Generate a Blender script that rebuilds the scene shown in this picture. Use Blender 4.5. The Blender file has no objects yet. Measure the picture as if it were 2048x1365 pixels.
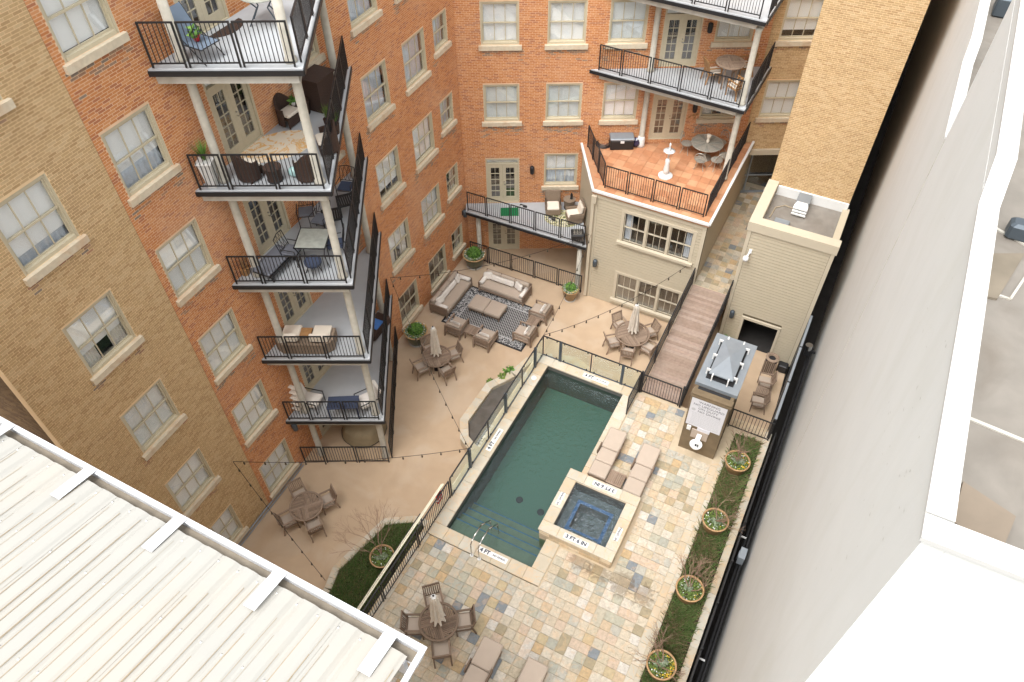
import bpy, math, random
import numpy as np
from mathutils import Matrix, Vector
rnd=random.Random(7)
R=math.radians
SC=bpy.context.scene; COL=SC.collection
# ---------------------------------------------------------------- camera, sky, sun, exposure
cam=bpy.data.objects.new('camera',bpy.data.cameras.new('camera')); COL.objects.link(cam)
cam.data.sensor_width=36; cam.data.lens=36*1519.0/2048; cam.data.clip_end=600; cam.data.clip_start=.1
cr=((0.99988488,-0.01128862,-0.01013841),(-0.01517301,-0.74390792,-0.66810986),(0.,0.66818678,-0.74399357))
cam.matrix_world=Matrix(((cr[0][0],-cr[1][0],-cr[2][0],0),(cr[0][1],-cr[1][1],-cr[2][1],0),(cr[0][2],-cr[1][2],-cr[2][2],25),(0,0,0,1)))
# the rows of the camera rotation are image-x, image-down and view direction
cam.matrix_world=Matrix(((0.99988488,0.01517301,-0.0,0),(-0.01128862,0.74390792,-0.66818678,0),(-0.01013841,0.66810986,0.74399357,25),(0,0,0,1)))
SC.camera=cam
W=bpy.data.worlds.new('World'); SC.world=W; W.use_nodes=True
nt=W.node_tree; sky=nt.nodes.new('ShaderNodeTexSky'); sky.sky_type='NISHITA'; sky.sun_disc=False
SUN_EL,SUN_AZ=R(62),R(220)
sky.sun_elevation=SUN_EL; sky.sun_rotation=SUN_AZ; sky.air_density=2.2; sky.dust_density=6.0; sky.ozone_density=1.0
hs=nt.nodes.new('ShaderNodeHueSaturation'); hs.inputs['Saturation'].default_value=.12
nt.links.new(sky.outputs[0],hs.inputs['Color']); nt.links.new(hs.outputs[0],nt.nodes['Background'].inputs[0])
nt.nodes['Background'].inputs[1].default_value=.15
sl=bpy.data.lights.new('sun','SUN'); sl.energy=.5; sl.angle=R(32); sl.color=(1,.975,.94)
so=bpy.data.objects.new('sun',sl); COL.objects.link(so)
dirv=Vector((math.sin(SUN_AZ)*math.cos(SUN_EL),math.cos(SUN_AZ)*math.cos(SUN_EL),math.sin(SUN_EL)))
so.rotation_euler=dirv.to_track_quat('Z','Y').to_euler()
vs=SC.view_settings; vs.view_transform='Standard'; vs.look='None'; vs.exposure=1.17; SC.cycles.diffuse_bounces=8; SC.cycles.max_bounces=16; SC.cycles.transparent_max_bounces=16; vs.gamma=1; vs.use_curve_mapping=False
# ---------------------------------------------------------------- materials
def _new(name):
    m=bpy.data.materials.new(name); m.use_nodes=True; n=m.node_tree; b=n.nodes['Principled BSDF']; return m,n,b
def mth(n,op,a,b=None,clamp=False):
    x=n.nodes.new('ShaderNodeMath'); x.operation=op; x.use_clamp=clamp
    for i,v in enumerate((a,b)):
        if v is None: continue
        if isinstance(v,(int,float)): x.inputs[i].default_value=v
        else: n.links.new(v,x.inputs[i])
    return x.outputs[0]
def noise(n,scale,detail=4,dist=0,vec=None):
    x=n.nodes.new('ShaderNodeTexNoise'); x.inputs['Scale'].default_value=scale; x.inputs['Detail'].default_value=detail; x.inputs['Distortion'].default_value=dist
    n.links.new(vec,x.inputs['Vector']); return x.outputs[0]
def mixc(n,fac,a,b,mode='MIX'):
    x=n.nodes.new('ShaderNodeMix'); x.data_type='RGBA'; x.blend_type=mode
    for k,v in ((0,fac),(6,a),(7,b)):
        if isinstance(v,(int,float)): x.inputs[k].default_value=v
        elif isinstance(v,tuple): x.inputs[k].default_value=(*v,1)
        else: n.links.new(v,x.inputs[k])
    return x.outputs[2]
def ramp(n,fac,stops,const=False):
    x=n.nodes.new('ShaderNodeValToRGB'); x.color_ramp.interpolation='CONSTANT' if const else 'LINEAR'
    e=x.color_ramp.elements
    while len(e)>1: e.remove(e[0])
    e[0].position=stops[0][0]; e[0].color=(*stops[0][1],1)
    for p,c in stops[1:]: q=e.new(p); q.color=(*c,1)
    n.links.new(fac,x.inputs[0]); return x.outputs[0]
def mat(name,cols,rough=.7,metal=0.,ns=6,na=.12,bump=0.,bs=60,stain=0.,stc=(.12,.1,.08),sts=.6,vein=0.,veinc=(.3,.25,.2),spec=.35,obj=False,streak=0.,spots=None):
    m,n,b=_new(name); cols=cols if isinstance(cols,list) else [cols]
    if obj: pos=n.nodes.new('ShaderNodeTexCoord').outputs['Object']
    else: pos=n.nodes.new('ShaderNodeNewGeometry').outputs['Position']
    geo=n.nodes.new('ShaderNodeNewGeometry')
    if len(cols)>1:
        oi=n.nodes.new('ShaderNodeObjectInfo')
        r=mth(n,'FRACT',mth(n,'ADD',mth(n,'MULTIPLY',oi.outputs['Random'],7.31),geo.outputs['Random Per Island']))
        c=ramp(n,r,[(i/len(cols),q) for i,q in enumerate(cols)],True)
    else: c=cols[0]
    if vein:
        v=noise(n,ns*.55,6,2.4,pos); v=ramp(n,v,[(0,(0,0,0)),(.47,(0,0,0)),(.5,(1,1,1)),(.53,(0,0,0))])
        v2=noise(n,ns*.3,5,1.2,pos)
        c=mixc(n,mth(n,'MULTIPLY',v,vein),c,veinc)
        c=mixc(n,mth(n,'MULTIPLY',mth(n,'GREATER_THAN',v2,.56),vein*.4),c,(.62,.40,.22))
    if na:
        f=noise(n,ns,6,.3,pos); f=mth(n,'ADD',mth(n,'MULTIPLY',f,na*4),1-na*2)
        x=n.nodes.new('ShaderNodeVectorMath'); x.operation='SCALE'
        if isinstance(c,tuple): x.inputs[0].default_value=c
        else: n.links.new(c,x.inputs[0])
        n.links.new(f,x.inputs['Scale']); c=x.outputs[0]
    if stain:
        f=noise(n,sts,7,.8,pos); f=ramp(n,f,[(0,(0,0,0)),(.5,(0,0,0)),(.72,(1,1,1))]); c=mixc(n,mth(n,'MULTIPLY',f,stain),c,stc)
    if spots:
        for sx_,sy_ in spots:
            d_=n.nodes.new('ShaderNodeVectorMath'); d_.operation='DISTANCE'; n.links.new(pos,d_.inputs[0]); d_.inputs[1].default_value=(sx_,sy_,2.0)
            k_=mth(n,'SUBTRACT',1.0,mth(n,'DIVIDE',d_.outputs['Value'],.62),True); f=noise(n,4.5,8,1.5,pos); f=mth(n,'MULTIPLY',mth(n,'SUBTRACT',mth(n,'ADD',f,mth(n,'MULTIPLY',k_,.5)),.62,True),6,True); f=mth(n,'MULTIPLY',f,mth(n,'MINIMUM',mth(n,'MULTIPLY',k_,3),1))
            c=mixc(n,mth(n,'MULTIPLY',f,.5),c,(.13,.09,.05))
    if streak:
        mp=n.nodes.new('ShaderNodeMapping'); mp.inputs['Scale'].default_value=(3,3,.12); n.links.new(pos,mp.inputs[0])
        f=noise(n,1.6,6,.2,mp.outputs[0]); f=ramp(n,f,[(0,(0,0,0)),(.52,(0,0,0)),(.75,(1,1,1))]); c=mixc(n,mth(n,'MULTIPLY',f,streak),c,stc)
    if isinstance(c,tuple): b.inputs['Base Color'].default_value=(*c,1)
    else: n.links.new(c,b.inputs['Base Color'])
    b.inputs['Roughness'].default_value=rough; b.inputs['Metallic'].default_value=metal; b.inputs['Specular IOR Level'].default_value=spec
    if bump:
        bp=n.nodes.new('ShaderNodeBump'); bp.inputs['Strength'].default_value=bump; bp.inputs['Distance'].default_value=.02
        n.links.new(noise(n,bs,4,0,pos),bp.inputs['Height']); n.links.new(bp.outputs[0],b.inputs['Normal'])
    return m
def glassy(name,tint,reflect=.5,rough=.02,bump=0,bs=3,base=.05,bdist=.05):
    m,n,b=_new(name); n.nodes.remove(b); out=n.nodes['Material Output']
    t=n.nodes.new('ShaderNodeBsdfTransparent'); t.inputs[0].default_value=(*tint,1)
    g=n.nodes.new('ShaderNodeBsdfGlossy'); g.inputs['Roughness'].default_value=rough; g.inputs[0].default_value=(.9,.95,1,1)
    lw=n.nodes.new('ShaderNodeLayerWeight'); lw.inputs['Blend'].default_value=.5
    mx=n.nodes.new('ShaderNodeMixShader'); n.links.new(mth(n,'ADD',mth(n,'MULTIPLY',mth(n,'POWER',lw.outputs['Facing'],4.0),reflect),base,True),mx.inputs[0])
    n.links.new(t.outputs[0],mx.inputs[1]); n.links.new(g.outputs[0],mx.inputs[2]); n.links.new(mx.outputs[0],out.inputs[0])
    if bump:
        pos=n.nodes.new('ShaderNodeNewGeometry').outputs['Position']
        bp=n.nodes.new('ShaderNodeBump'); bp.inputs['Strength'].default_value=bump; bp.inputs['Distance'].default_value=bdist
        n.links.new(noise(n,bs,5,1.0,pos),bp.inputs['Height']); n.links.new(bp.outputs[0],g.inputs['Normal']); n.links.new(bp.outputs[0],lw.inputs['Normal'])
    return m
M={}
M['red']=mat('red_brick',[(.51,.205,.075),(.54,.23,.088),(.48,.185,.07),(.57,.265,.115),(.50,.205,.08),(.40,.155,.075),(.54,.225,.083)],.85,ns=30,na=.07,stain=.28,stc=(.62,.42,.30),sts=.35)
M['soot']=mat('sooty_brick',[(.30,.20,.14),(.36,.23,.15),(.40,.22,.13),(.24,.19,.15),(.33,.19,.12)],.9,ns=14,na=.2)
M['tan']=mat('tan_brick',[(.47,.325,.17),(.50,.345,.185),(.44,.30,.155),(.53,.38,.215),(.41,.27,.135),(.48,.33,.17)],.85,ns=30,na=.09,stain=.2,stc=(.25,.17,.10),sts=.35)
M['mortar_r']=mat('red_wall_mortar',(.72,.51,.34),.9,ns=3,na=.1)
M['mortar_t']=mat('tan_wall_mortar',(.72,.53,.32),.9,ns=3,na=.08)
M['winwood']=mat('window_paint',(.52,.46,.335),.55,ns=9,na=.06)
M['sill']=mat('stone_sill',(.60,.52,.395),.8,ns=8,na=.1,stain=.5,stc=(.50,.30,.16),sts=2)
M['blind']=mat('white_blind',(.86,.87,.87),.8,ns=2,na=.03)
M['blind_g']=mat('grey_blind',(.74,.77,.77),.8,ns=2,na=.05)
M['sheer']=mat('sheer_curtain',(.58,.63,.70),.9,ns=3,na=.08)
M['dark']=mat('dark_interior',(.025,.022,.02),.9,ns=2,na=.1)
M['brownblind']=mat('brown_blind',(.18,.14,.10),.9,ns=2,na=.08)
M['glass']=glassy('window_glass',(.985,.99,.99),.5,base=.10)
M['fglass']=glassy('fence_glass',(.90,.95,.93),.45,base=.04)
M['concrete']=mat('balcony_concrete',(.52,.50,.45),.85,ns=3,na=.13,stain=.55,stc=(.34,.29,.22),sts=1.6,bump=.1)
M['slabtop']=mat('balcony_floor_paint',(.42,.44,.46),.75,ns=2,na=.06,stain=.25,stc=(.40,.38,.34),sts=.8)
M['column']=mat('column_concrete',(.48,.455,.39),.85,ns=5,na=.12,stain=.5,stc=(.36,.32,.26),sts=2.2,streak=.3)
M['black']=mat('black_metal',(.022,.022,.024),.45,metal=.2,ns=8,na=.05,spec=.5)
M['fencegrey']=mat('grey_blue_metal',(.09,.11,.13),.45,metal=.4,ns=8,na=.05)
M['white']=mat('white_paint',(.70,.70,.69),.5,ns=3,na=.03)
M['patio']=mat('patio_concrete',(.48,.355,.24),.85,ns=1.6,na=.06,stain=.38,stc=(.60,.51,.41),sts=.5,bump=.12,bs=90)
M['siding']=mat('painted_siding',(.48,.42,.315),.6,ns=4,na=.03,streak=.08,stc=(.4,.33,.22))
M['joint']=mat('siding_joint',(.13,.105,.07),.8,ns=4,na=.05)
M['trim']=mat('painted_trim',(.52,.46,.355),.55,ns=4,na=.03)
SL8=[tuple(.64*max(.1,m_+1.3*(v_-m_)) for v_,m_ in zip(c_,(.71,.63,.48))) for c_ in [(.74,.63,.46),(.78,.68,.52),(.69,.62,.48),(.72,.55,.34),(.58,.56,.46),(.82,.74,.61),(.78,.63,.48),(.66,.62,.52),(.76,.66,.49),(.70,.58,.38),(.76,.67,.52),(.80,.72,.58),(.64,.60,.47),(.75,.60,.42),(.40,.41,.40),(.84,.78,.68),(.77,.66,.50),(.56,.48,.33),(.72,.64,.50),(.80,.70,.54)]]
M['tile']=mat('quartzite_tile',SL8,.75,ns=9,na=.17,vein=.6,veinc=(.30,.26,.20),bump=.25,bs=25,spots=[(2.173, 11.147),(2.704, 10.762),(3.373, 10.283),(3.958, 9.915)])
M['tilewalk']=mat('walkway_tile',[tuple(.80*x for x in (c[0],c[1]*.97,c[2]*.93)) for c in SL8]+[(.24,.20,.14),(.3,.27,.2)],.8,ns=5,na=.12,vein=.5,veinc=(.2,.18,.14))
M['grout']=mat('tile_grout',(.50,.41,.29),.9,ns=4,na=.1)
M['coping']=mat('coping_stone',[(.50,.44,.34),(.52,.47,.38),(.49,.41,.30),(.48,.44,.36),(.53,.49,.41)],.7,ns=3,na=.07,vein=.55,veinc=(.62,.42,.22),bump=.2,bs=20)
M['veneer']=mat('stone_veneer',[(.62,.47,.29),(.68,.54,.36),(.52,.42,.29),(.72,.60,.43),(.45,.36,.25)],.8,ns=5,na=.15,vein=.4,bump=.4,bs=15)
M['water']=glassy('pool_water',(.44,.63,.57),1.1,.03,.32,6,.06)
M['spawater']=glassy('spa_water',(.60,.70,.74),1.0,.05,1.0,7,.09,.12)
M['poolshell']=mat('pool_plaster',(.135,.20,.17),.8,ns=40,na=.16)
M['poolwall']=mat('pool_waterline_tile',(.10,.095,.085),.5,ns=8,na=.15)
M['steps']=mat('pool_step_plaster',(.26,.235,.18),.8,ns=3,na=.15)
M['bluetile']=mat('blue_edge_tile',(.07,.17,.34),.35,ns=12,na=.25)
M['wicker']=mat('brown_wicker',(.055,.032,.024),.75,ns=60,na=.25,bump=.5,bs=160)
M['wicker2']=mat('taupe_wicker',(.24,.18,.13),.75,ns=60,na=.22,bump=.5,bs=160)
M['cushion']=mat('taupe_cushion',(.43,.355,.29),.9,ns=3,na=.04,bump=.15,bs=12)
M['cushionw']=mat('cream_cushion',(.74,.67,.57),.9,ns=3,na=.04,bump=.2,bs=14)
M['pillow']=mat('white_pillow',(.74,.70,.65),.95,ns=5,na=.05,bump=.3,bs=12)
M['teak']=mat('weathered_teak',[(.26,.19,.14),(.30,.22,.165),(.23,.165,.12),(.28,.205,.15)],.8,ns=18,na=.15)
M['teakdark']=mat('dark_teak',[(.17,.12,.085),(.20,.14,.10),(.15,.105,.075)],.8,ns=18,na=.15)
M['umb']=mat('umbrella_canvas',(.66,.60,.52),.95,ns=6,na=.1)
M['grass']=mat('grass_blades',[(.14,.25,.07),(.19,.30,.09),(.11,.20,.055),(.26,.29,.11),(.32,.26,.14),(.17,.27,.075)],.8,na=0)
M['leaf']=mat('green_leaves',[(.09,.20,.035),(.13,.27,.05),(.06,.14,.025),(.17,.32,.06)],.6,na=0)
M['sage']=mat('sage_leaves',[(.20,.25,.16),(.27,.31,.23),(.15,.21,.10)],.7,na=0)
M['lime']=mat('moss_green',[(.14,.21,.05),(.18,.25,.06),(.10,.155,.035)],.8,na=0)
M['yel']=mat('yellow_flowers',[(.85,.58,.03),(.9,.7,.1),(.8,.45,.02)],.6,na=0)
M['wht']=mat('white_flowers',[(.85,.85,.80),(.75,.78,.80)],.6,na=0)
M['twig']=mat('bare_twigs',[(.26,.17,.12),(.33,.22,.16)],.85,ns=15,na=.1)
M['soil']=mat('soil',(.06,.042,.028),.95,ns=14,na=.25,bump=.5)
M['potgreen']=mat('green_glazed_pot',(.075,.09,.055),.3,ns=5,na=.2,stain=.4,stc=(.22,.12,.05),sts=3,spec=.6)
M['potbrown']=mat('ochre_glazed_pot',(.24,.15,.07),.35,ns=5,na=.2,stain=.5,stc=(.12,.10,.06),sts=3,spec=.6)
M['rim']=mat('pot_rim',(.42,.26,.13),.5,ns=9,na=.2)
M['steel']=mat('stainless_steel',(.62,.62,.60),.25,metal=1.,ns=4,na=.03)
M['galv']=mat('galvanised_sheet',(.27,.30,.33),.5,metal=.35,ns=3,na=.08,stain=.3,stc=(.26,.30,.34),sts=2)
M['bridge']=mat('bridge_plank_wood',[(.27,.20,.155),(.30,.22,.175),(.25,.18,.14),(.31,.235,.19)],.8,ns=8,na=.14,stain=.25,stc=(.38,.32,.28),sts=1.5)
M['terra']=mat('terracotta_tile',[(.49,.235,.12),(.53,.28,.15),(.44,.20,.10),(.50,.26,.14),(.41,.19,.095)],.75,ns=3,na=.12,stain=.25,stc=(.70,.42,.26),sts=1.3)
M['terragrout']=mat('terracotta_grout',(.42,.22,.12),.9,ns=4,na=.1)
M['roofm']=mat('white_metal_roof',(.37,.362,.335),.5,ns=1.2,na=.03,stain=.25,stc=(.47,.40,.31),sts=.7)
M['rust']=mat('rust_streak',(.33,.27,.19),.8,ns=9,na=.1)
M['gutter']=mat('white_gutter',(.62,.63,.65),.45,ns=3,na=.02)
M['gutin']=mat('gutter_inside',(.20,.17,.13),.7,ns=4,na=.2)
M['wwall']=mat('white_wall_paint',(.68,.685,.665),.85,ns=1.2,na=.02,bump=.08,bs=18,stain=.14,stc=(.50,.50,.42),sts=.5,streak=.10)
M['cap']=mat('parapet_cap',(.56,.555,.535),.6,ns=1,na=.02)
M['roofc']=mat('roof_concrete',(.225,.205,.18),.9,ns=2.5,na=.14,stain=.6,stc=(.15,.125,.10),sts=1.1)
M['alley']=mat('alley_ground',(.035,.032,.03),.9,ns=2,na=.2)
M['membrane']=mat('black_membrane',(.02,.02,.022),.7,ns=2,na=.2)
M['soilpad']=mat('roof_mat',(.24,.195,.15),.9,ns=3,na=.1)
M['roofd']=mat('roof_patch',(.20,.17,.13),.9,ns=2,na=.2)
M['asphalt']=mat('asphalt',(.05,.05,.05),.95,ns=5,na=.1)
M['bluesling']=mat('blue_sling',(.16,.21,.28),.7,ns=5,na=.06)
M['navy']=mat('navy_cushion',(.05,.065,.11),.9,ns=5,na=.1)
M['greyc']=mat('grey_cushion',(.16,.17,.20),.9,ns=5,na=.08)
M['tglass']=mat('frosted_table_glass',(.36,.38,.34),.25,ns=6,na=.15,spec=.7)
M['rugk']=None
M['greenmat']=mat('green_mat',(.012,.17,.06),.95,ns=30,na=.15)
M['stonewash']=mat('brown_wall_stone',(.17,.125,.075),.8,ns=3,na=.18,stain=.4,stc=(.11,.08,.05),sts=2)
M['sign']=mat('sign_face',(.62,.62,.66),.4,ns=1,na=.01)
M['ink']=mat('sign_ink',(.16,.17,.19),.6,ns=1,na=.0)
M['inkg']=mat('sign_small_print',(.45,.46,.48),.6,ns=1,na=.0)
M['marker']=mat('depth_marker_tile',(.82,.81,.78),.4,ns=1,na=.01)
M['markink']=mat('depth_marker_ink',(.05,.06,.09),.5,ns=1,na=.0)
M['red_']=mat('red_plastic',(.6,.03,.03),.4,ns=3,na=.05)
M['bulb']=mat('bulb_glass',(.10,.08,.06),.2,ns=3,na=.0,spec=.8)
M['tan_cover']=mat('tan_furniture_cover',(.30,.24,.15),.8,ns=4,na=.12,bump=.4,bs=8)
M['cast']=mat('cast_grey_metal',(.40,.38,.33),.5,metal=.4,ns=20,na=.2)
M['fan']=mat('fan_metal',(.25,.245,.215),.4,ns=6,na=.1)
M['navypot']=mat('blue_glazed_pot',(.02,.025,.08),.2,ns=4,na=.1,spec=.8)
M['aqua']=mat('aqua_glass_ball',(.35,.55,.55),.15,ns=4,na=.2,spec=.8)
M['brownwood']=mat('brown_wood',(.35,.19,.08),.6,ns=12,na=.15)
def rugmat(name,kind):
    m,n,b=_new(name); pos=n.nodes.new('ShaderNodeTexCoord').outputs['Object']
    if kind=='lattice':
        mp=n.nodes.new('ShaderNodeMapping'); mp.inputs['Rotation'].default_value=(0,0,R(45)); mp.inputs['Scale'].default_value=(1,1,1); n.links.new(pos,mp.inputs[0])
        br=n.nodes.new('ShaderNodeTexBrick'); br.offset=0; br.inputs['Scale'].default_value=1; br.inputs['Brick Width'].default_value=.095; br.inputs['Row Height'].default_value=.095
        br.inputs['Mortar Size'].default_value=.010; br.inputs['Mortar Smooth'].default_value=0
        br.inputs['Color1'].default_value=br.inputs['Color2'].default_value=(.025,.025,.028,1); br.inputs['Mortar'].default_value=(.42,.41,.40,1)
        n.links.new(mp.outputs[0],br.inputs['Vector']); n.links.new(br.outputs[0],b.inputs['Base Color'])
    elif kind=='scroll':
        c=ramp(n,noise(n,9,3,2.5,pos),[(0,(.03,.03,.035)),(.5,(.04,.04,.045)),(.54,(.55,.54,.53)),(.66,(.5,.5,.49)),(.7,(.04,.04,.045))]); n.links.new(c,b.inputs['Base Color'])
    elif kind=='floral':
        c=ramp(n,noise(n,3.5,4,1.5,pos),[(0,(.76,.66,.52)),(.5,(.76,.67,.53)),(.56,(.74,.40,.10)),(.62,(.72,.55,.35)),(.68,(.78,.70,.58))]); n.links.new(c,b.inputs['Base Color'])
    elif kind=='palm':
        c=ramp(n,noise(n,2.6,4,3,pos),[(0,(.04,.05,.03)),(.40,(.10,.12,.05)),(.47,(.50,.46,.22)),(.55,(.70,.67,.55)),(.62,(.10,.11,.06))]); n.links.new(c,b.inputs['Base Color'])
    b.inputs['Roughness'].default_value=.95; return m
# ---------------------------------------------------------------- mesh builder
I4=Matrix.Identity(4)
def T(x,y,z=0): return Matrix.Translation((x,y,z))
def RZ(a): return Matrix.Rotation(a,4,'Z')
class MB:
    def __init__(s): s.v=[]; s.f=[]
    def add(s,vs,fs,m=None):
        o=len(s.v)
        s.v+= [tuple(m@Vector(v)) for v in vs] if m is not None else [tuple(v) for v in vs]
        s.f+= [tuple(o+i for i in f) for f in fs]; return s
    def box(s,x0,x1,y0,y1,z0,z1,m=None):
        return s.add([(x0,y0,z0),(x1,y0,z0),(x1,y1,z0),(x0,y1,z0),(x0,y0,z1),(x1,y0,z1),(x1,y1,z1),(x0,y1,z1)],
              [(0,3,2,1),(4,5,6,7),(0,1,5,4),(1,2,6,5),(2,3,7,6),(3,0,4,7)],m)
    def bev(s,x0,x1,y0,y1,z0,z1,c,m=None):   # box with softened upper and side edges (cushions, stones)
        vs=[];
        for z,k in ((z0,c),(z0+c,0),(z1-c,0),(z1,c)):
            for (x,y,i,j) in ((x0,y0,1,1),(x1,y0,-1,1),(x1,y1,-1,-1),(x0,y1,1,-1)):
                vs+= [(x+i*(k+c*.9),y+j*k,z),(x+i*k,y+j*(k+c*.9),z)]
        # order round each ring
        order=[1,0,2,3,5,4,6,7]; order=[1,0,2,3,5,4,6,7]
        ring=[[8*r+o for o in (1,0,2,3,5,4,6,7)] for r in range(4)]
        # ring points: corner0(y side),corner0(x side),corner1 x side,corner1 y side,corner2 y,corner2 x,corner3 x,corner3 y
        fs=[tuple(reversed(ring[0])),tuple(ring[3])]
        for r in range(3):
            for i in range(8): a,b=ring[r][i],ring[r][(i+1)%8]; c2,d=ring[r+1][(i+1)%8],ring[r+1][i]; fs.append((a,b,c2,d))
        return s.add(vs,fs,m)
    def cyl(s,p,q,r0,r1=None,n=8,cap=True):
        r1=r0 if r1 is None else r1; p=Vector(p); q=Vector(q); d=(q-p).normalized()
        a=d.orthogonal().normalized(); b=d.cross(a); vs=[]
        for c,r in ((p,r0),(q,r1)):
            for i in range(n): t=2*math.pi*i/n; vs.append(c+a*math.cos(t)*r+b*math.sin(t)*r)
        fs=[(i,(i+1)%n,n+(i+1)%n,n+i) for i in range(n)]
        if cap: fs+= [tuple(range(n-1,-1,-1)),tuple(range(n,2*n))]
        return s.add(vs,fs)
    def tube(s,pts,r,n=5):
        for a,b in zip(pts,pts[1:]): s.cyl(a,b,r,r,n)
        return s
    def bar(s,p,q,w,h):
        p=Vector(p); q=Vector(q); d=(q-p); L=d.length; d.normalize(); u=Vector((0,0,1)) if abs(d.z)<.95 else Vector((0,1,0)); x=d.cross(u).normalized(); z=x.cross(d)
        m=Matrix((( d.x,x.x,z.x,p.x),(d.y,x.y,z.y,p.y),(d.z,x.z,z.z,p.z),(0,0,0,1)))
        return s.box(0,L,-w/2,w/2,-h/2,h/2,m)
    def lathe(s,prof,n=20,c=(0,0,0),cap=True):
        vs=[(c[0]+r*math.cos(2*math.pi*i/n),c[1]+r*math.sin(2*math.pi*i/n),c[2]+z) for r,z in prof for i in range(n)]
        fs=[(k*n+i,k*n+(i+1)%n,(k+1)*n+(i+1)%n,(k+1)*n+i) for k in range(len(prof)-1) for i in range(n)]
        if cap: fs+=[tuple(range(n-1,-1,-1)),tuple((len(prof)-1)*n+i for i in range(n))]
        return s.add(vs,fs)
    def prism(s,poly,z0,z1,m=None):
        n=len(poly); vs=[(x,y,z0) for x,y in poly]+[(x,y,z1) for x,y in poly]
        ar=sum(poly[i][0]*poly[(i+1)%n][1]-poly[(i+1)%n][0]*poly[i][1] for i in range(n))
        fs=[(i,(i+1)%n,n+(i+1)%n,n+i) for i in range(n)]+[tuple(range(n,2*n)),tuple(range(n-1,-1,-1))]
        if ar<0: fs=[tuple(reversed(f)) for f in fs]
        return s.add(vs,fs,m)
    def mesh(s,name,mt,smooth=False):
        me=bpy.data.meshes.new(name); me.from_pydata(s.v,[],s.f)
        if mt is not None: me.materials.append(mt)
        if smooth: me.polygons.foreach_set('use_smooth',[True]*len(me.polygons))
        me.update(); return me
def put(name,me,parent=None,m=I4,label=None,cat=None,group=None,kind=None):
    o=bpy.data.objects.new(name,me); COL.objects.link(o); o.matrix_basis=m
    if parent is not None: o.parent=parent
    for k,v in (('label',label),('category',cat),('group',group),('kind',kind)):
        if v: o[k]=v
    return o
def part(name,mb,mt,parent,m=I4,smooth=False,kind=None,label=None): return put(name,mb.mesh(name,mt,smooth),parent,m,label,None,None,kind)
def thing(name,label,cat,m=I4,group=None): return put(name,None,None,m,label,cat,group)
def solo(name,mb,mt,label,cat,m=I4,group=None,smooth=False): return put(name,mb.mesh(name,mt,smooth),None,m,label,cat,group)
def struct(name,mb,mt,m=I4): return put(name,mb.mesh(name,mt),None,m,None,None,None,'structure')
def copy_tree(o,m=None,label=None,parent=None):
    c=o.copy(); COL.objects.link(c)
    if m is not None: c.matrix_basis=m
    if label: c['label']=label
    if parent is not None: c.parent=parent
    for ch in o.children: copy_tree(ch,parent=c)
    return c
FB=RZ(-0.48769024)                      # frame of pool, deck and side buildings: x along the short side, y along the long side
FL=T(-13.0703,6.5342)@RZ(1.10720551)    # left brick wall: x along the wall, -y out of it
FK=T(0,28.6)                            # back brick wall
# ---------------------------------------------------------------- ground
struct('ground',MB().box(-150,150,-90,210,-1.2,-1.0),M['asphalt'])
struct('patio_floor',MB().prism([(-13.1+.4472*2,6.6+.894*2),(-2.0,28.7),(14,28.7),(13.5,24.5),(FB@Vector((.95,17.9,0))).to_2d()[:],(FB@Vector((.95,2,0))).to_2d()[:],(FB@Vector((-13,-1,0))).to_2d()[:]],-.99,0),M['patio'])
struct('alley_ground',MB().box(.96,1.46,-2,60,-.98,-.9),M['alley'],FB)
# ---------------------------------------------------------------- brick building
B=thing('brick_building','six storey U shaped apartment building of red and tan brick around the courtyard','building')
def wall_with_holes(x0,x1,z0,z1,ops,th=.3,reveal=.16):
    mb=MB(); xs=sorted({x0,x1,*[q for o in ops for q in (o[0],o[0]+o[2]) if x0<q<x1]}); zs=sorted({z0,z1,*[q for o in ops for q in (o[1],o[1]+o[3]) if z0<q<z1]})
    for a,b in zip(xs,xs[1:]):
        run=None
        for c,d in list(zip(zs,zs[1:]))+[(None,None)]:
            hole= c is None or any(o[0]-1e-6<=a and b<=o[0]+o[2]+1e-6 and o[1]-1e-6<=c and d<=o[1]+o[3]+1e-6 for o in ops)
            if hole:
                if run: mb.box(a,b,0,th,run[0],run[1]); run=None
            else: run=[c,d] if run is None else [run[0],d]
    return mb
PITCH,CRS=.2096,.0692
brick_unit={}
def bricks(x0,x1,z0,z1,ops):
    rows=[]
    nz=int((z1-z0)/CRS)
    for r in range(nz):
        za=z0+r*CRS; zb=za+.0555; off=(r%2)*PITCH/2
        if r%6==5: off=PITCH*.25
        cuts=[(o[0]-.005,o[0]+o[2]+.005) for o in ops if o[1]<zb and o[1]+o[3]>za]
        x=x0-off
        while x<x1:
            segs=[(max(x,x0),min(x+PITCH-.0135,x1))]; 
            for c0,c1 in cuts:
                ns=[]
                for a,b in segs:
                    if c1<=a or c0>=b: ns.append((a,b))
                    else:
                        if c0>a: ns.append((a,c0))
                        if c1<b: ns.append((c1,b))
                segs=ns
            for a,b in segs:
                if b-a>.02: rows.append((a,b,za,zb))
            x+=PITCH
    return np.array(rows)
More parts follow.
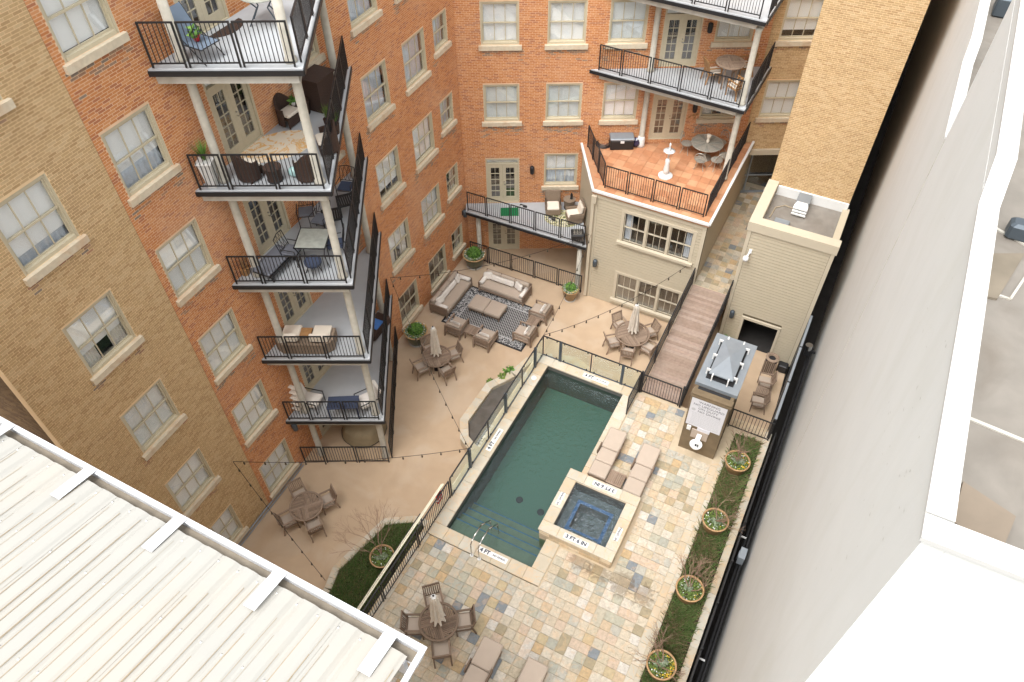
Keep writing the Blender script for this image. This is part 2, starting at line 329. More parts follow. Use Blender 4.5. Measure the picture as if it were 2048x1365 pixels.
def brick_mesh(name,rows,mt,pr=.0035):
    n=len(rows); g=np.random.RandomState(3); d=pr*(.55+.6*g.rand(n))
    a,b,c,e=rows.T; V=np.zeros((n,8,3))
    V[:,0]=np.c_[a,-d,c]; V[:,1]=np.c_[b,-d,c]; V[:,2]=np.c_[b,-d,e]; V[:,3]=np.c_[a,-d,e]
    V[:,4]=np.c_[a,0*d,c]; V[:,5]=np.c_[b,0*d,c]; V[:,6]=np.c_[b,0*d,e]; V[:,7]=np.c_[a,0*d,e]
    V=V.reshape(-1,3); F=np.array([(0,1,2,3),(0,4,5,1),(1,5,6,2),(2,6,7,3),(3,7,4,0)])
    F=(F[None]+8*np.arange(n)[:,None,None]).reshape(-1,4)
    me=bpy.data.meshes.new(name); me.vertices.add(len(V)); me.vertices.foreach_set('co',V.ravel())
    me.loops.add(F.size); me.loops.foreach_set('vertex_index',F.ravel().astype(np.int32))
    me.polygons.add(len(F)); me.polygons.foreach_set('loop_start',np.arange(0,F.size,4,dtype=np.int32)); 
    me.update(calc_edges=True); me.materials.append(mt); me.polygons.foreach_set('use_smooth',[False]*len(me.polygons)); return me
CAMP=cam.matrix_world.inverted()
def seen(p,mar=0.0):
    q=CAMP@p
    if q.z>-.3: return None
    u=.5+q.x/-q.z*1519/2048; v=.5-q.y/-q.z*1519/1365
    return -q.z if -mar<u<1+mar and -mar<v<1+mar else None
singles=[0]
def brick_wall(F,x0,x1,z0,z1,ops,kind,single=0,cover=None):
    wall=part('wall',wall_with_holes(x0,x1,z0,z1,ops),M['mortar_'+kind],B,F)
    rows=bricks(x0,x1,max(z0,0.02),z1,ops)
    g=np.random.RandomState(int(abs(x0*10))+5); sm=np.zeros(len(rows),bool)
    for o in ops:
        if o[3]>2 or o[1]<1: continue
        zb=o[1]-.19; cx_=(rows[:,0]+rows[:,1])/2; dz=zb-rows[:,2]; dep=.28+.5*g.rand()
        edge=np.minimum(np.abs(cx_-(o[0]-.05)),np.abs(cx_-(o[0]+o[2]+.05)))
        pr_=np.clip(1-dz/(dep*(.55+.7*np.exp(-edge*3))),0,1)*.95
        sm|=(cx_>o[0]-.12)&(cx_<o[0]+o[2]+.12)&(dz>0)&(dz<dep*1.3)&(g.rand(len(rows))<pr_)
    if sm.any(): put('stained_courses',brick_mesh('stained_courses',rows[sm],M['soot']),wall,I4,kind='stuff'); rows=rows[~sm]
    mt=M['red'] if kind=='r' else M['tan']
    if single:
        ds=[(seen(F@Vector(((a+b)/2,0,(c+e)/2))) or 1e9,i) for i,(a,b,c,e) in enumerate(rows)]
        ds.sort(); pick=[i for d,i in ds[:single] if d<1e8]
        if 'b' not in brick_unit: brick_unit['b']=MB().box(0,1,-.007,.0,0,.058)
        cache={}
        for i in pick:
            a,b,c,e=rows[i]; w=round(b-a,2)
            if (w,kind) not in cache: cache[(w,kind)]=MB().add([(0,-.003,0),(b-a,-.003,0),(b-a,-.003,.0555),(0,-.003,.0555),(0,0,0),(b-a,0,0),(b-a,0,.0555),(0,0,.0555)],[(0,1,2,3),(0,4,5,1),(1,5,6,2),(2,6,7,3),(3,7,4,0)]).mesh('brick',mt)
            put('brick',cache[(w,kind)],wall,T(a,0,c))
        rows=np.delete(rows,pick,0)
    put('brick_courses',brick_mesh('brick_courses',rows,mt),wall,I4,kind='stuff')
# window kit --------------------------------------------------------
WM={}
def winmeshes(w,h):
    k=(round(w,2),round(h,2))
    if k in WM: return WM[k]
    d={}; f=MB(); jw=.07
    f.box(0,jw,.03,.15,0,h); f.box(w-jw,w,.03,.15,0,h); f.box(jw,w-jw,.03,.15,h-.08,h); f.box(jw,w-jw,.01,.17,0,.09)
    f.box(0,.035,.005,.03,0,h); f.box(w-.035,w,.005,.03,0,h)
    d['frame']=f.mesh('window',M['winwood'])
    iw=w-2*jw; hh=(h-.17)/2; hm=.09+hh
    nc=3 if w>.8 else 2
    def sash(y,za,zb):
        s=MB(); t=.045; s.box(jw,jw+t,y,y+.035,za,zb); s.box(w-jw-t,w-jw,y,y+.035,za,zb); s.box(jw+t,w-jw-t,y,y+.035,zb-t,zb); s.box(jw+t,w-jw-t,y,y+.035,za,za+t)
        for i in range(1,nc): x=jw+t+(iw-2*t)*i/nc; s.box(x-.013,x+.013,y+.003,y+.03,za+t,zb-t)
        return s
    d['up']=sash(.06,hm-.02,h-.08).mesh('upper_sash',M['winwood']); d['lo']=sash(.098,.09,hm+.02).mesh('lower_sash',M['winwood'])
    t=.045; pw=(iw-2*t)/nc
    d['pane']=MB().box(.004,pw-.004,0,.004,0,hh-t*1.6).mesh('pane',M['glass'])
    d['panes']=[(jw+t+i*pw,y,z) for i in range(nc) for y,z in ((.075,hm+.028),(.113,.09+t))]
    d['sill']=MB().box(-.1,w+.1,-.11,.02,-.19,-.005).mesh('sill',M['sill'])
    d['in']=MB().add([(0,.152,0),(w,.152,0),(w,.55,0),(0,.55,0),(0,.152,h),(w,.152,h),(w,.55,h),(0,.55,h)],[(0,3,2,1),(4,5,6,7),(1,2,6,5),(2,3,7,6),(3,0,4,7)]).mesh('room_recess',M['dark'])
    for fr in (1.,.93,.8,.68,.55,.5): d['b'+('%g'%fr).lstrip('0')]=MB().box(jw,w-jw,.175,.18,h*(1-fr)+.01,h-.02).mesh('blind',M['blind'])
    d['g1']=MB().box(jw,w-jw,.175,.18,.02,h-.02).mesh('blind',M['blind_g'])
    d['br1']=MB().box(jw,w-jw,.175,.18,.02,h-.02).mesh('blind',M['brownblind'])
    c=MB(); n=18
    for x0,x1 in ((jw,w*.36),(w*.64,w-jw)):
        vs=[];
        for i in range(n+1):
            x=x0+(x1-x0)*i/n; y=.22+.02*math.sin(i*1.9); vs+= [(x,y,.02),(x,y,h-.03)]
        c.add(vs,[(2*i,2*i+2,2*i+3,2*i+1) for i in range(n)])
    d['cur']=c.mesh('curtain',M['pillow'])
    c=MB(); vs=[]; n=40
    for i in range(n+1):
        x=jw+(iw)*i/n; y=.22+.02*math.sin(i*1.3)+.01*math.sin(i*.7); vs+= [(x,y,.02),(x,y,h-.03)]
    c.add(vs,[(2*i,2*i+2,2*i+3,2*i+1) for i in range(n)]); d['sheer']=c.mesh('curtain',M['sheer'],True)
    WM[k]=d; return d
def window(F,x,z,w=1.5,h=1.7,style='b1',sill=True,parent=None):
    d=winmeshes(w,h); o=put('window',d['frame'],parent or B,F@T(x,0,z))
    if sill: put('sill',d['sill'],o)
    put('upper_sash',d['up'],o); put('lower_sash',d['lo'],o)
    for p in d['panes']: put('pane',d['pane'],o,T(*p))
    put('room_recess',d['in'],o)
    for s in style.split('+'): put('blind' if s[0] in 'bg' else 'curtain',d[s],o)
    return o
DM={}
def french_door(F,x,z,w=1.5,h=2.05,transom=.35):
    H=h+transom
    if 'f' not in DM:
        f=MB(); j=.07; f.box(0,j,.01,.15,0,H); f.box(w-j,w,.01,.15,0,H); f.box(j,w-j,.01,.15,H-.07,H); f.box(j,w-j,.03,.15,h,h+.07); f.box(j,w-j,0,.16,0,.03); DM['f']=f.mesh('french_door',M['winwood'])
        lw=(w-2*j)/2; l=MB(); a,b=.15,lw-.15; z0,z1=.28,h-.17
        l.box(0,a,.05,.095,.03,h); l.box(b,lw-.004,.05,.095,.03,h); l.box(a,b,.05,.095,.03,z0); l.box(a,b,.05,.095,z1,h)
        l.box((a+b)/2-.01,(a+b)/2+.01,.053,.09,z0,z1)
        for i in range(1,5): q=z0+(z1-z0)*i/5; l.box(a,b,.053,.09,q-.01,q+.01)
        DM['l']=l.mesh('door_leaf',M['winwood']); DM['lg']=MB().box(a,b,.07,.074,z0,z1).mesh('glazing',M['glass']); DM['lw']=lw
        DM['h']=MB().cyl((0,.05,0),(0,0,0),.018).bar((0,.0,0),(.1,0,0),.02,.02).cyl((0,.05,.12),(0,.02,.12),.025).mesh('handle',M['steel'])
        DM['t']=MB().box(j,w-j,.08,.084,h+.07,H-.07).mesh('transom_pane',M['glass'])
        DM['tb']=MB().box(j,w-j,.16,.165,h+.05,H-.05).mesh('blind',M['blind_g'])
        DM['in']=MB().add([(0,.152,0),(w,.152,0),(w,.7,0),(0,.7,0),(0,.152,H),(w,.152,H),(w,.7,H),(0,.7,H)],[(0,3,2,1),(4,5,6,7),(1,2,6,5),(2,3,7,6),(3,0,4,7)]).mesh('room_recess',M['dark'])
        DM['br']=MB().box(.1,w-.1,.3,.305,.03,h*.62).mesh('blind',M['brownblind'])
    o=put('french_door',DM['f'],B,F@T(x,0,z))
    for i in (0,1): put('door_leaf',DM['l'],o,T(.07+i*DM['lw'],0,0)); put('glazing',DM['lg'],o,T(.07+i*DM['lw'],0,0))
    put('handle',DM['h'],o,T(w/2+.06,0,1.0)); put('transom_pane',DM['t'],o); put('blind',DM['tb'],o); put('room_recess',DM['in'],o); put('blind',DM['br'],o)
TOPS=[2.10,5.50,8.88,12.28,15.66,19.05]
HW=1.7
LW=[]  # left wall windows: (t, row, width, h, style)
tan_st={1:'b1',2:'b1',3:'b.68+cur',4:'b.8+sheer',5:'b1',0:'b1'}
red_st={0:'b1',1:'b1',2:'b1',3:'b1',4:'b.68+sheer',5:'b.93'}
for r in range(6): LW.append((6.08,r,1.48,HW,tan_st[r])); LW.append((9.08,r,1.48,HW,red_st[r]))
m1={0:'br1',1:'b.55+cur',2:'b.8',3:'sheer',4:'sheer'}; m2={0:'br1',1:'b.93+cur',2:'b.93',3:'sheer',4:'b1'}
for r in range(5): LW.append((18.42,r,1.5,HW,m1[r])); LW.append((20.98,r,1.5,HW,m2[r]))
for r in range(5): LW.append((23.10,r,1.02,1.28,'sheer' if r>1 else 'cur'))
for r in range(1,5): LW.append((15.35,r,1.4,HW,'g1'))
LD=[(12.22,z) for z in (.0,2.78,6.17,9.56,12.95,16.34)]
ops=[(t,TOPS[r]-h,w,h) for t,r,w,h,s in LW]+[(t,z+.0,1.5,2.4) for t,z in LD]
brick_wall(FL,8.85,24.75,-1,20.6,[o for o in ops if o[0]>8.8],'r',single=170)
brick_wall(FL,4.55,8.84,-1,20.6,[o for o in ops if o[0]<8.8],'t',single=130)
for t,r,w,h,s in LW: window(FL,t,TOPS[r]-h,w,h,s)
for t,z in LD: french_door(FL,t,z)
part('end_wall',MB().box(4.56,4.86,.31,14,-1,20.6),mat('shaded_brown_mortar',(.13,.09,.055),.9),B,FL)  # mortar darkened: the shade of the recess is put into its colour
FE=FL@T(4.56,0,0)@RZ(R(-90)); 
put('end_wall_courses',brick_mesh('end_wall_courses',bricks(-13.9,-.0,.02,20.5,[]),mat('shaded_brown_brick',[(.13,.08,.04),(.16,.10,.05),(.11,.065,.033)],.9,ns=20)),B,FE,kind='stuff')  # brown brick with the shade of the narrow gap painted into its colour
part('roof_slab',MB().box(4.6,24.7,.3,14,20.2,20.59),M['roofc'],B,FL)
# back wall
BW=[(-1.04,r,1.5,HW,s) for r,s in ((2,'g1'),(3,'b1'),(4,'b1'))]+[(1.56,r,1.5,HW,s) for r,s in ((1,'b.5+sheer'),(2,'g1'),(3,'b1'),(4,'b1'))]
BW+=[(3.94,r,1.46,HW,s) for r,s in ((2,'b.93'),(3,'g1'),(4,'b1'))]+[(8.1,r,1.48,HW,s) for r,s in ((2,'cur'),(3,'g1'),(4,'g1'))]+[(10.62,r,1.5,HW,s) for r,s in ((2,'b1'),(3,'b.8'),(4,'b1'))]
BW+=[(1.62,0,1.4,1.2,'br1')]
BD=[(-1.06,2.9),(-1.06,.0),(6.05,6.17),(6.05,9.56),(6.05,12.95)]
opb=[(x,TOPS[r]-h,w,h) for x,r,w,h,s in BW]+[(x,z,1.5,2.4) for x,z in BD]+[(10.55,2.6,1.9,2.75)]
brick_wall(FK,-2.05,10.25,-1,17.4,[o for o in opb if o[0]<10],'r')
brick_wall(FK,10.26,14.2,-1,17.4,[o for o in opb if o[0]>10],'t')
for x,r,w,h,s in BW: window(FK,x,TOPS[r]-h,w,h,s,sill=(r>0))
for x,z in BD: french_door(FK,x,z)
part('roof_slab',MB().box(-2.0,14.2,.31,12,17,17.39),M['roofc'],B,FK)
# storefront door at the end of the walkway
g=put('lobby_door',MB().box(10.5,10.6,0.5,.6,2.85,5.4).box(11.0,11.06,.5,.6,2.85,5.4).box(10.6,11.0,.5,.6,5.3,5.4).box(11.06,12.3,.5,.6,5.3,5.4).box(10.6,12.3,.5,.6,2.85,2.93).mesh('lobby_door',M['galv']),B,FK)
put('glazing',MB().box(10.6,11.0,.54,.545,2.93,5.3).box(11.06,12.3,.54,.545,2.93,5.3).mesh('glazing',M['glass']),g)
put('push_bar',MB().box(11.06,12.3,.46,.5,3.85,3.9).box(10.6,11.0,.47,.5,3.85,3.9).mesh('push_bar',M['galv']),g)
put('room_recess',MB().add([(10.4,.62,2.8),(12.5,.62,2.8),(12.5,2,2.8),(10.4,2,2.8),(10.4,.62,5.4),(12.5,.62,5.4),(12.5,2,5.4),(10.4,2,5.4)],[(0,3,2,1),(4,5,6,7),(1,2,6,5),(2,3,7,6),(3,0,4,7)]).mesh('room_recess',M['dark']),g)
part('door_lintel',MB().box(10.4,12.6,-.12,.29,5.36,5.62),M['trim'],B,FK)
# tan brick stair tower on the right
FP=FB@T(0,26.8)
pops=[]
brick_wall(FP,-2.45,.62,-1,24.0,pops,'t')
part('tower_side',MB().box(-2.44,-2.14,.31,40,-1,24),M['mortar_t'],B,FP)
part('tower_side',MB().box(.31,.61,.31,40,-1,24),M['mortar_t'],B,FP)
part('tower_roof',MB().box(-2.1,.3,.31,40,23.5,23.9),M['roofc'],B,FP)
# wall cable run and wall lamps
def lamp(F,x,z,label,kind='cyl'):
    o=thing('wall_lamp',label,'wall lamp',F@T(x,0,z),'dark wall lamps')
    part('back_plate',MB().box(-.05,.05,-.03,0,-.12,.12),M['black'],o)
    part('lamp_shade',MB().lathe([(.06,-.2),(.095,-.16),(.10,.0),(.095,.16),(.06,.2)],14,(0,-.13,0)),M['fencegrey' if kind=='oval' else 'black'],o,smooth=True)
lamp(FK,1.02,4.75,'dark cylinder wall lamp between the double door and window of the green mat balcony')
lamp(FK,7.83,11.2,'dark cylinder wall lamp beside the double doors of the balcony with the round wooden table')
lamp(FK,7.83,7.75,'dark cylinder wall lamp beside the doors of the terracotta terrace')
lamp(FL,11.05,2.25,'grey oval wall lamp on red brick above the window left of the lowest balcony','oval')
lamp(FL,24.25,2.6,'grey oval wall lamp near the brick corner above the green planter','oval')
# ---------------------------------------------------------------- railings
PK=MB().box(-.008,.008,-.008,.008,.0,.93).mesh('picket',M['black']); RP={}
def rail_panel(parent,m,w,h=1.07,step=.105,mt='black'):
    k=(round(w,2),mt)
    if k not in RP:
        r=MB(); t=.02
        r.box(0,.04,-t,t,0,h); r.box(w-.04,w,-t,t,0,h); r.box(.04,w-.04,-t,t,h-.035,h); r.box(.04,w-.04,-.015,.015,.09,.12); RP[k]=r.mesh('railing_panel',M[mt])
    o=put('railing_panel',RP[k],parent,m); n=int((w-.08)/step); st=(w-.08)/(n+1)
    for i in range(n): put('picket',PK,o,T(.04+st*(i+1),0,.11))
    return o
def rail_run(parent,p,q,z,n=None,first=None,gap=.05,m0=I4,h=1.07):
    p=Vector(p); q=Vector(q); L=(q-p).length; a=math.atan2(q.y-p.y,q.x-p.x)
    ws=[first] if first else []; rest=L-sum(ws); k=n or max(1,round(rest/1.25)); ws+= [rest/k]*k
    x=0
    for w in ws: rail_panel(parent,m0@T(p.x,p.y,z)@RZ(a)@T(x+gap/2,0,0),w-gap,h); x+=w
# ---------------------------------------------------------------- left balconies
names_L=['ground floor terrace fenced under the lowest balcony with a covered table','lowest balcony of the left stack with a dark table between two white chairs','second balcony of the left stack with a wicker loveseat','third balcony of the left stack with a square glass table','fourth balcony of the left stack with a floral rug and brown wicker chairs','top balcony of the left stack with a blue lounge chair and half round doormat']
PA=(10.87,0.0); PC=(12.40,-3.2); PE=(18.0,0.0)
for k in range(5):
    z=2.78+3.39*k
    o=thing('balcony',names_L[k+1],'balcony',FL@T(12.4,-3.2,z)@T(-12.4,3.2,0),'concrete balconies with black railings on the left wing')
    tri=[PA,PC,(18.05,-.0)]
    part('slab',MB().prism(tri,-.16,0.0),M['slabtop'],o)
    e=MB(); e.bar((PA[0]-.02,.0,-.10),(PC[0]-.02,PC[1]-.03,-.10),.03,.13).bar((PC[0],PC[1]-.03,-.10),(18.1,.0,-.10),.02,.13); part('edge_flashing',e,M['black'],o)
    b=MB(); b.prism([(11.0,0),(12.42,-3.0),(12.62,-2.9),(11.25,0)],-.42,-.162).prism([(12.62,-2.9),(12.42,-3.0),(17.6,0),(17.3,0)],-.42,-.162); part('edge_beam',b,M['concrete'],o)
    rail_run(o,(10.93,-.08),(12.38,-3.07),.03,n=2,first=.85); rail_run(o,(12.55,-3.05),(17.85,-.05),.03,n=5)
    for x,y in ((11.55,-.42),(12.56,-2.76),(16.9,-.30)):
        part('column',MB().lathe([(.115,-3.39),(.115,-.42)],14,(x,y,0)).lathe([(.15,-.55),(.16,-.42)],14,(x,y,0)) if False else MB().lathe([(.15,-3.385),(.15,-3.3),(.115,-3.26),(.115,-.55),(.15,-.42)] if k else [(.15,-2.77),(.15,-2.7),(.115,-2.66),(.115,-.55),(.15,-.42)],14,(x,y,0)),M['column'],o,smooth=True)
o=thing('terrace_fence','low black fence closing the ground floor terrace at the foot of the left balcony stack','fence',FL@T(12.4,-3.2,0)@T(-12.4,3.2,0))
rail_run(o,(10.93,-.08),(12.38,-3.07),.0,n=2,first=.85); rail_run(o,(12.55,-3.05),(17.85,-.05),.0,n=5)
for k in (4,):  # upper columns that leave the frame
    pass
o=thing('upper_columns_frame','concrete columns rising from the top balcony of the left stack','column',FL@T(11.55,-.42,16.17))
for x,y in ((0,0),(1.01,-2.34),(5.35,.12)): part('column',MB().lathe([(.15,.17),(.15,.25),(.115,.3),(.115,3.3)],14,(x,y,0)),M['column'],o,smooth=True)
# ---------------------------------------------------------------- right balconies (above the terrace)
for k,(z,lab) in enumerate(((9.5,'middle right balcony with a round wooden table and chairs above the terracotta terrace'),(12.89,'top right balcony slab cut by the upper edge of the photo'))):
    o=thing('balcony',lab,'balcony',T(8.82,25.41,z)@T(-8.82,-25.41,0),'concrete balconies with black railings over the terrace')
    poly=[(3.35,28.6),(8.86,25.38),(10.60,28.6)]
    part('slab',MB().prism(poly,-.16,0),M['slabtop'],o)
    e=MB().bar((3.3,28.6,-.1),(8.86,25.34,-.1),.03,.13).bar((8.9,25.36,-.1),(10.66,28.6,-.1),.02,.13); part('edge_flashing',e,M['black'],o)
    b=MB().prism([(3.7,28.6),(8.66,25.68),(8.80,25.9),(4.15,28.6)],-.42,-.162).prism([(8.80,25.9),(8.96,25.75),(10.5,28.6),(10.25,28.6)],-.42,-.162); part('edge_beam',b,M['concrete'],o)
    rail_run(o,(3.62,28.50),(8.70,25.52),.03,n=4,first=1.0); rail_run(o,(8.95,25.55),(10.48,28.45),.03,n=3)
    for x,y in ((5.72,28.38),(8.82,25.80)): part('column',MB().lathe([(.15,-3.385),(.15,-3.3),(.115,-3.26),(.115,-.55),(.15,-.42)],14,(x,y,0)),M['column'],o,smooth=True)
# garden balcony above fenced area
o=thing('balcony','low balcony with green mat and two wicker chairs between brick wall and beige house','balcony',T(3.3,25.4,2.85)@T(-3.3,-25.4,0))
poly=[(-2.05,28.6),(-2.05,28.02),(3.34,25.38),(3.34,28.6)]
part('slab',MB().prism(poly,-.16,0),M['slabtop'],o)
part('edge_flashing',MB().bar((-2.05,27.98,-.1),(3.32,25.35,-.1),.03,.13),M['black'],o)
part('edge_beam',MB().prism([(-2.0,28.25),(3.32,25.62),(3.32,25.85),(-2.0,28.5)],-.4,-.162),M['concrete'],o)
rail_run(o,(-1.98,28.05),(3.28,25.47),.03,n=4,first=1.0)
for x,y in ((-1.5,28.1),(3.1,25.72)): part('column',MB().lathe([(.13,-2.84),(.11,-2.7),(.11,-.4)],14,(x,y,0)),M['column'],o,smooth=True)
o=thing('garden_fence','black picket fence on the patio under the low balcony behind the sofas','fence',T(3.3,25.4,0)@T(-3.3,-25.4,0))
rail_run(o,(-1.98,28.0),(3.28,25.42),.0,n=4,first=1.0)
# ---------------------------------------------------------------- terrace house
HS=thing('beige_house','two storey beige sided annex carrying the terracotta roof terrace','house',FB@T(-6.4,24,0)@T(6.4,-24,0))
z_t=6.02; hops=[(-7.38,3.82,2.92,1.5),(-7.36,.42,2.86,1.52)]
def siding(parent,F,x0,x1,z0,z1,ops,step=.15):
    cache={}; z=z0
    while z<z1-.02:
        zz=min(z+step,z1); segs=[(x0,x1)]
        for o in ops:
            if o[1]<zz-.01 and o[1]+o[3]>z+.01:
                segs=[s for a,b in segs for s in ((a,min(b,o[0])),(max(a,o[0]+o[2]),b)) if s[1]-s[0]>.02]
        for a,b in segs:
            k=round(b-a,2)
            if k not in cache: cache[k]=MB().add([(0,-.026,0),(b-a,-.026,0),(b-a,-.018,zz-z-.020),(0,-.018,zz-z-.020),(0,0,0),(b-a,0,0),(b-a,0,zz-z-.020),(0,0,zz-z-.020)],[(0,1,2,3),(4,5,1,0),(3,2,6,7),(0,3,7,4),(1,5,6,2)]).mesh('siding_board',M['siding'])
            put('siding_board',cache[k],parent,F@T(a,0,z))
        z+=step
FHF=T(0,24)  # front plane local to FB
wf=part('front_wall',wall_with_holes(-8.72,-4.02,-.5,z_t-.16,hops,.25),M['joint'],HS,T(0,24))
siding(wf,I4,-8.6,-4.14,.02,5.66,hops)
part('side_wall',MB().box(-4.27,-4.02,24.26,31.6,-.5,z_t-.16),M['siding'],HS)
FLs=HS.matrix_basis.inverted()
pl=[FLs@Vector((3.45,25.3,0)),FLs@Vector((3.25,28.59,0))]
part('left_wall',MB().prism([(-8.72,24.26),(-8.47,24.26),(pl[1].x+.25,pl[1].y),(pl[1].x,pl[1].y)],-.5,z_t-.16),M['siding'],HS)
# corner boards, frieze, gutter, downpipe
part('corner_board',MB().box(-8.75,-8.6,23.955,23.999,0,5.66),M['trim'],HS); part('corner_board',MB().box(-4.14,-4.0,23.955,23.999,0,5.66),M['trim'],HS)
part('frieze_board',MB().box(-8.75,-4.0,23.95,23.999,5.665,5.86),M['trim'],HS)
top=[FLs@Vector((*p,0)) for p in ((3.17,28.59),(3.36,25.16),(7.70,22.86),(10.68,28.58))]
tp=[(p.x,p.y) for p in top]
tp[1]=(-8.83,23.9); tp[2]=(-3.92,23.88); tp[3]=(-3.92,30.2)
part('terrace_deck',MB().prism([tp[0],tp[1],tp[2],tp[3]],5.87,6.0),M['terragrout'],HS)
g=MB()
for a,b in ((tp[0],tp[1]),(tp[1],tp[2]),(tp[2],tp[3])):
    g.bar((a[0],a[1],6.02),(b[0],b[1],6.02),.1,.10)
part('roof_gutter',g,M['white'],HS)
part('downpipe',MB().box(-8.83,-8.70,23.82,23.93,.1,5.45).box(-8.83,-8.62,23.80,23.93,5.45,5.8),M['trim'],HS)
# terracotta tiles
tt=MB().bev(0,.392,0,.392,0,.018,.004).mesh('terracotta_tile',M['terra'])
def inpoly(x,y,P):
    c=False
    for i in range(len(P)):
        (x1,y1),(x2,y2)=P[i],P[i-1]
        if (y1>y)!=(y2>y) and x<(x2-x1)*(y-y1)/(y2-y1)+x1: c=not c
    return c
P4=[tp[0],tp[1],tp[2],tp[3]]; inner=[(p[0]+(.07 if i<2 else -.07),p[1]+(.07 if i in(1,2) else -.02)) for i,p in enumerate(P4)]
cap_m={}
for i in range(-2,14):
    for j in range(0,17):
        x=-8.75+i*.4; y=23.97+j*.4
        cs=[(x,y),(x+.392,y),(x+.392,y+.392),(x,y+.392)]
        ins=[inpoly(a,b,inner) for a,b in cs]
        wy=(FB@Vector((x+.2,y+.3,0))).y
        if wy>28.5: continue
        if all(ins): put('terracotta_tile',tt,HS,T(x,y,6.002+rnd.random()*.003))
        elif any(ins):
            poly=[(min(max(a,inner[1][0] if b<26 else inner[0][0]*1),inner[2][0]),max(b,inner[1][1])) for a,b in cs]
            put('terracotta_tile',MB().prism(poly,0,.018).mesh('terracotta_tile',M['terra']),HS,T(0,0,6.002))
# house windows: triple sash units
def triple(parent,x,z,w,h,dark=True):
    o=put('window',MB().box(-.13,0,-.05,.05,-.0,h+.13).box(w,w+.13,-.05,.05,0,h+.13).box(0,w,-.05,.05,h,h+.13).box(w/3-.05,w/3+.05,-.04,.08,0,h).box(2*w/3-.05,2*w/3+.05,-.04,.08,0,h).mesh('window',M['trim']),parent,T(x,0,z))
    put('sill',MB().box(-.2,w+.2,-.16,.05,-.13,-.002).mesh('sill',M['trim']),o)
    for i in range(3):
        a=i*w/3+(.05 if i else 0); b=(i+1)*w/3-(.05 if i<2 else 0); s=MB(); t=.035
        for y,za,zb in ((.02,h/2-.02,h-.002),(.055,.0,h/2+.02)):
            s.box(a,a+t,y,y+.03,za,zb); s.box(b-t,b,y,y+.03,za,zb); s.box(a+t,b-t,y,y+.03,za,za+t); s.box(a+t,b-t,y,y+.03,zb-t,zb)
            for q in (1,2): xx=a+t+(b-a-2*t)*q/3; s.box(xx-.01,xx+.01,y+.003,y+.027,za+t,zb-t)
        put('sash',s.mesh('sash',M['trim']),o)
        for q in range(3):
            xa=a+t+(b-a-2*t)*q/3+.011; xb=a+t+(b-a-2*t)*(q+1)/3-.011
            for y,za,zb in ((.035,h/2+.016,h-.038),(.07,.036,h/2-.016)): put('pane',MB().box(xa,xb,y,y+.004,za,zb).mesh('pane',M['glass']),o)
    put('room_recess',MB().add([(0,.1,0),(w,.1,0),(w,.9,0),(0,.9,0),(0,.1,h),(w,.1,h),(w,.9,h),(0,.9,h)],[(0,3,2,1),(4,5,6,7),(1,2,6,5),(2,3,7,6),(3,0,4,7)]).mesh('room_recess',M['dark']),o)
    if dark:
        for xa,xb in ((.03,.32),(w-.3,w-.03)):
            c=MB(); vs=[]
            for i in range(13): vs+=[(xa+(xb-xa)*i/12,.2+.02*math.sin(i*2),.02),(xa+(xb-xa)*i/12,.2+.02*math.sin(i*2),h-.05)]
            c.add(vs,[(2*i,2*i+2,2*i+3,2*i+1) for i in range(12)]); put('curtain',c.mesh('curtain',M['sheer']),o)
    else: put('blind',MB().box(.02,w-.02,.12,.125,.02,h-.02).mesh('blind',M['brownblind']),o)
triple(wf,-7.38,3.82,2.92,1.5,True); triple(wf,-7.36,.42,2.86,1.52,False)
rp=thing('terrace_railing','black picket railing around the terracotta terrace','railing',FB@T(-6.4,24,6.02)@T(6.4,-24,0))
rail_run(rp,(-8.50,24.25),(-4.25,24.22),.02,n=3,first=1.0); rail_run(rp,(-4.22,24.3),(-4.22,29.9),.02,n=4)
rail_run(rp,(-8.55,24.35),(tp[0][0]+.32,tp[0][1]-.1),.02,n=3)
lamp(FB@T(0,23.95),-8.42,2.25,'grey oval wall lamp on the beige annex beside the downpipe','oval')
# ---------------------------------------------------------------- second beige building
H2=thing('beige_service_building','plain beige sided service building with flat roof and a dark doorway at patio level','house',FB@T(-.9,24,0)@T(.9,-24,0))
dops=[(-1.64,-.02,1.42,1.90)]
w2=part('front_wall',wall_with_holes(-2.44,.72,-.5,6.35,dops,.25),M['joint'],H2,T(0,23.9))
siding(w2,I4,-2.32,.60,.02,6.33,[(-1.74,-.1,1.62,2.1)])
part('corner_board',MB().box(-2.47,-2.33,23.855,23.899,0,6.34),M['trim'],H2); part('corner_board',MB().box(.61,.75,23.855,23.899,0,6.34),M['trim'],H2)
part('side_wall',MB().box(-2.44,-2.19,24.16,26.79,-.5,6.35).box(.47,.72,24.16,26.79,-.5,6.35),M['siding'],H2)
part('roof_surface',MB().box(-2.19,.47,24.16,26.79,6.0,6.2),M['roofc'],H2)
part('parapet',MB().box(-2.52,.80,23.82,24.24,6.352,6.75).box(-2.52,-2.12,24.24,26.79,6.352,6.75),M['trim'],H2)
part('wall_flashing',MB().box(-2.1,.62,26.70,26.79,6.201,6.6),M['white'],H2)
d=part('doorway',MB().box(-1.74,-1.64,-.05,.03,0,2.0).box(-.22,-.12,-.05,.03,0,2.0).box(-1.64,-.22,-.05,.03,1.88,2.0),M['trim'],H2,T(0,23.86))
put('room_recess',MB().add([(-1.7,.3,0.01),(-.15,.3,0.01),(-.15,2.9,.01),(-1.7,2.9,.01),(-1.7,.3,2),(-.15,.3,2),(-.15,2.9,2),(-1.7,2.9,2)],[(0,3,2,1),(4,5,6,7),(1,2,6,5),(2,3,7,6),(3,0,4,7)]).mesh('room_recess',M['alley']),d)
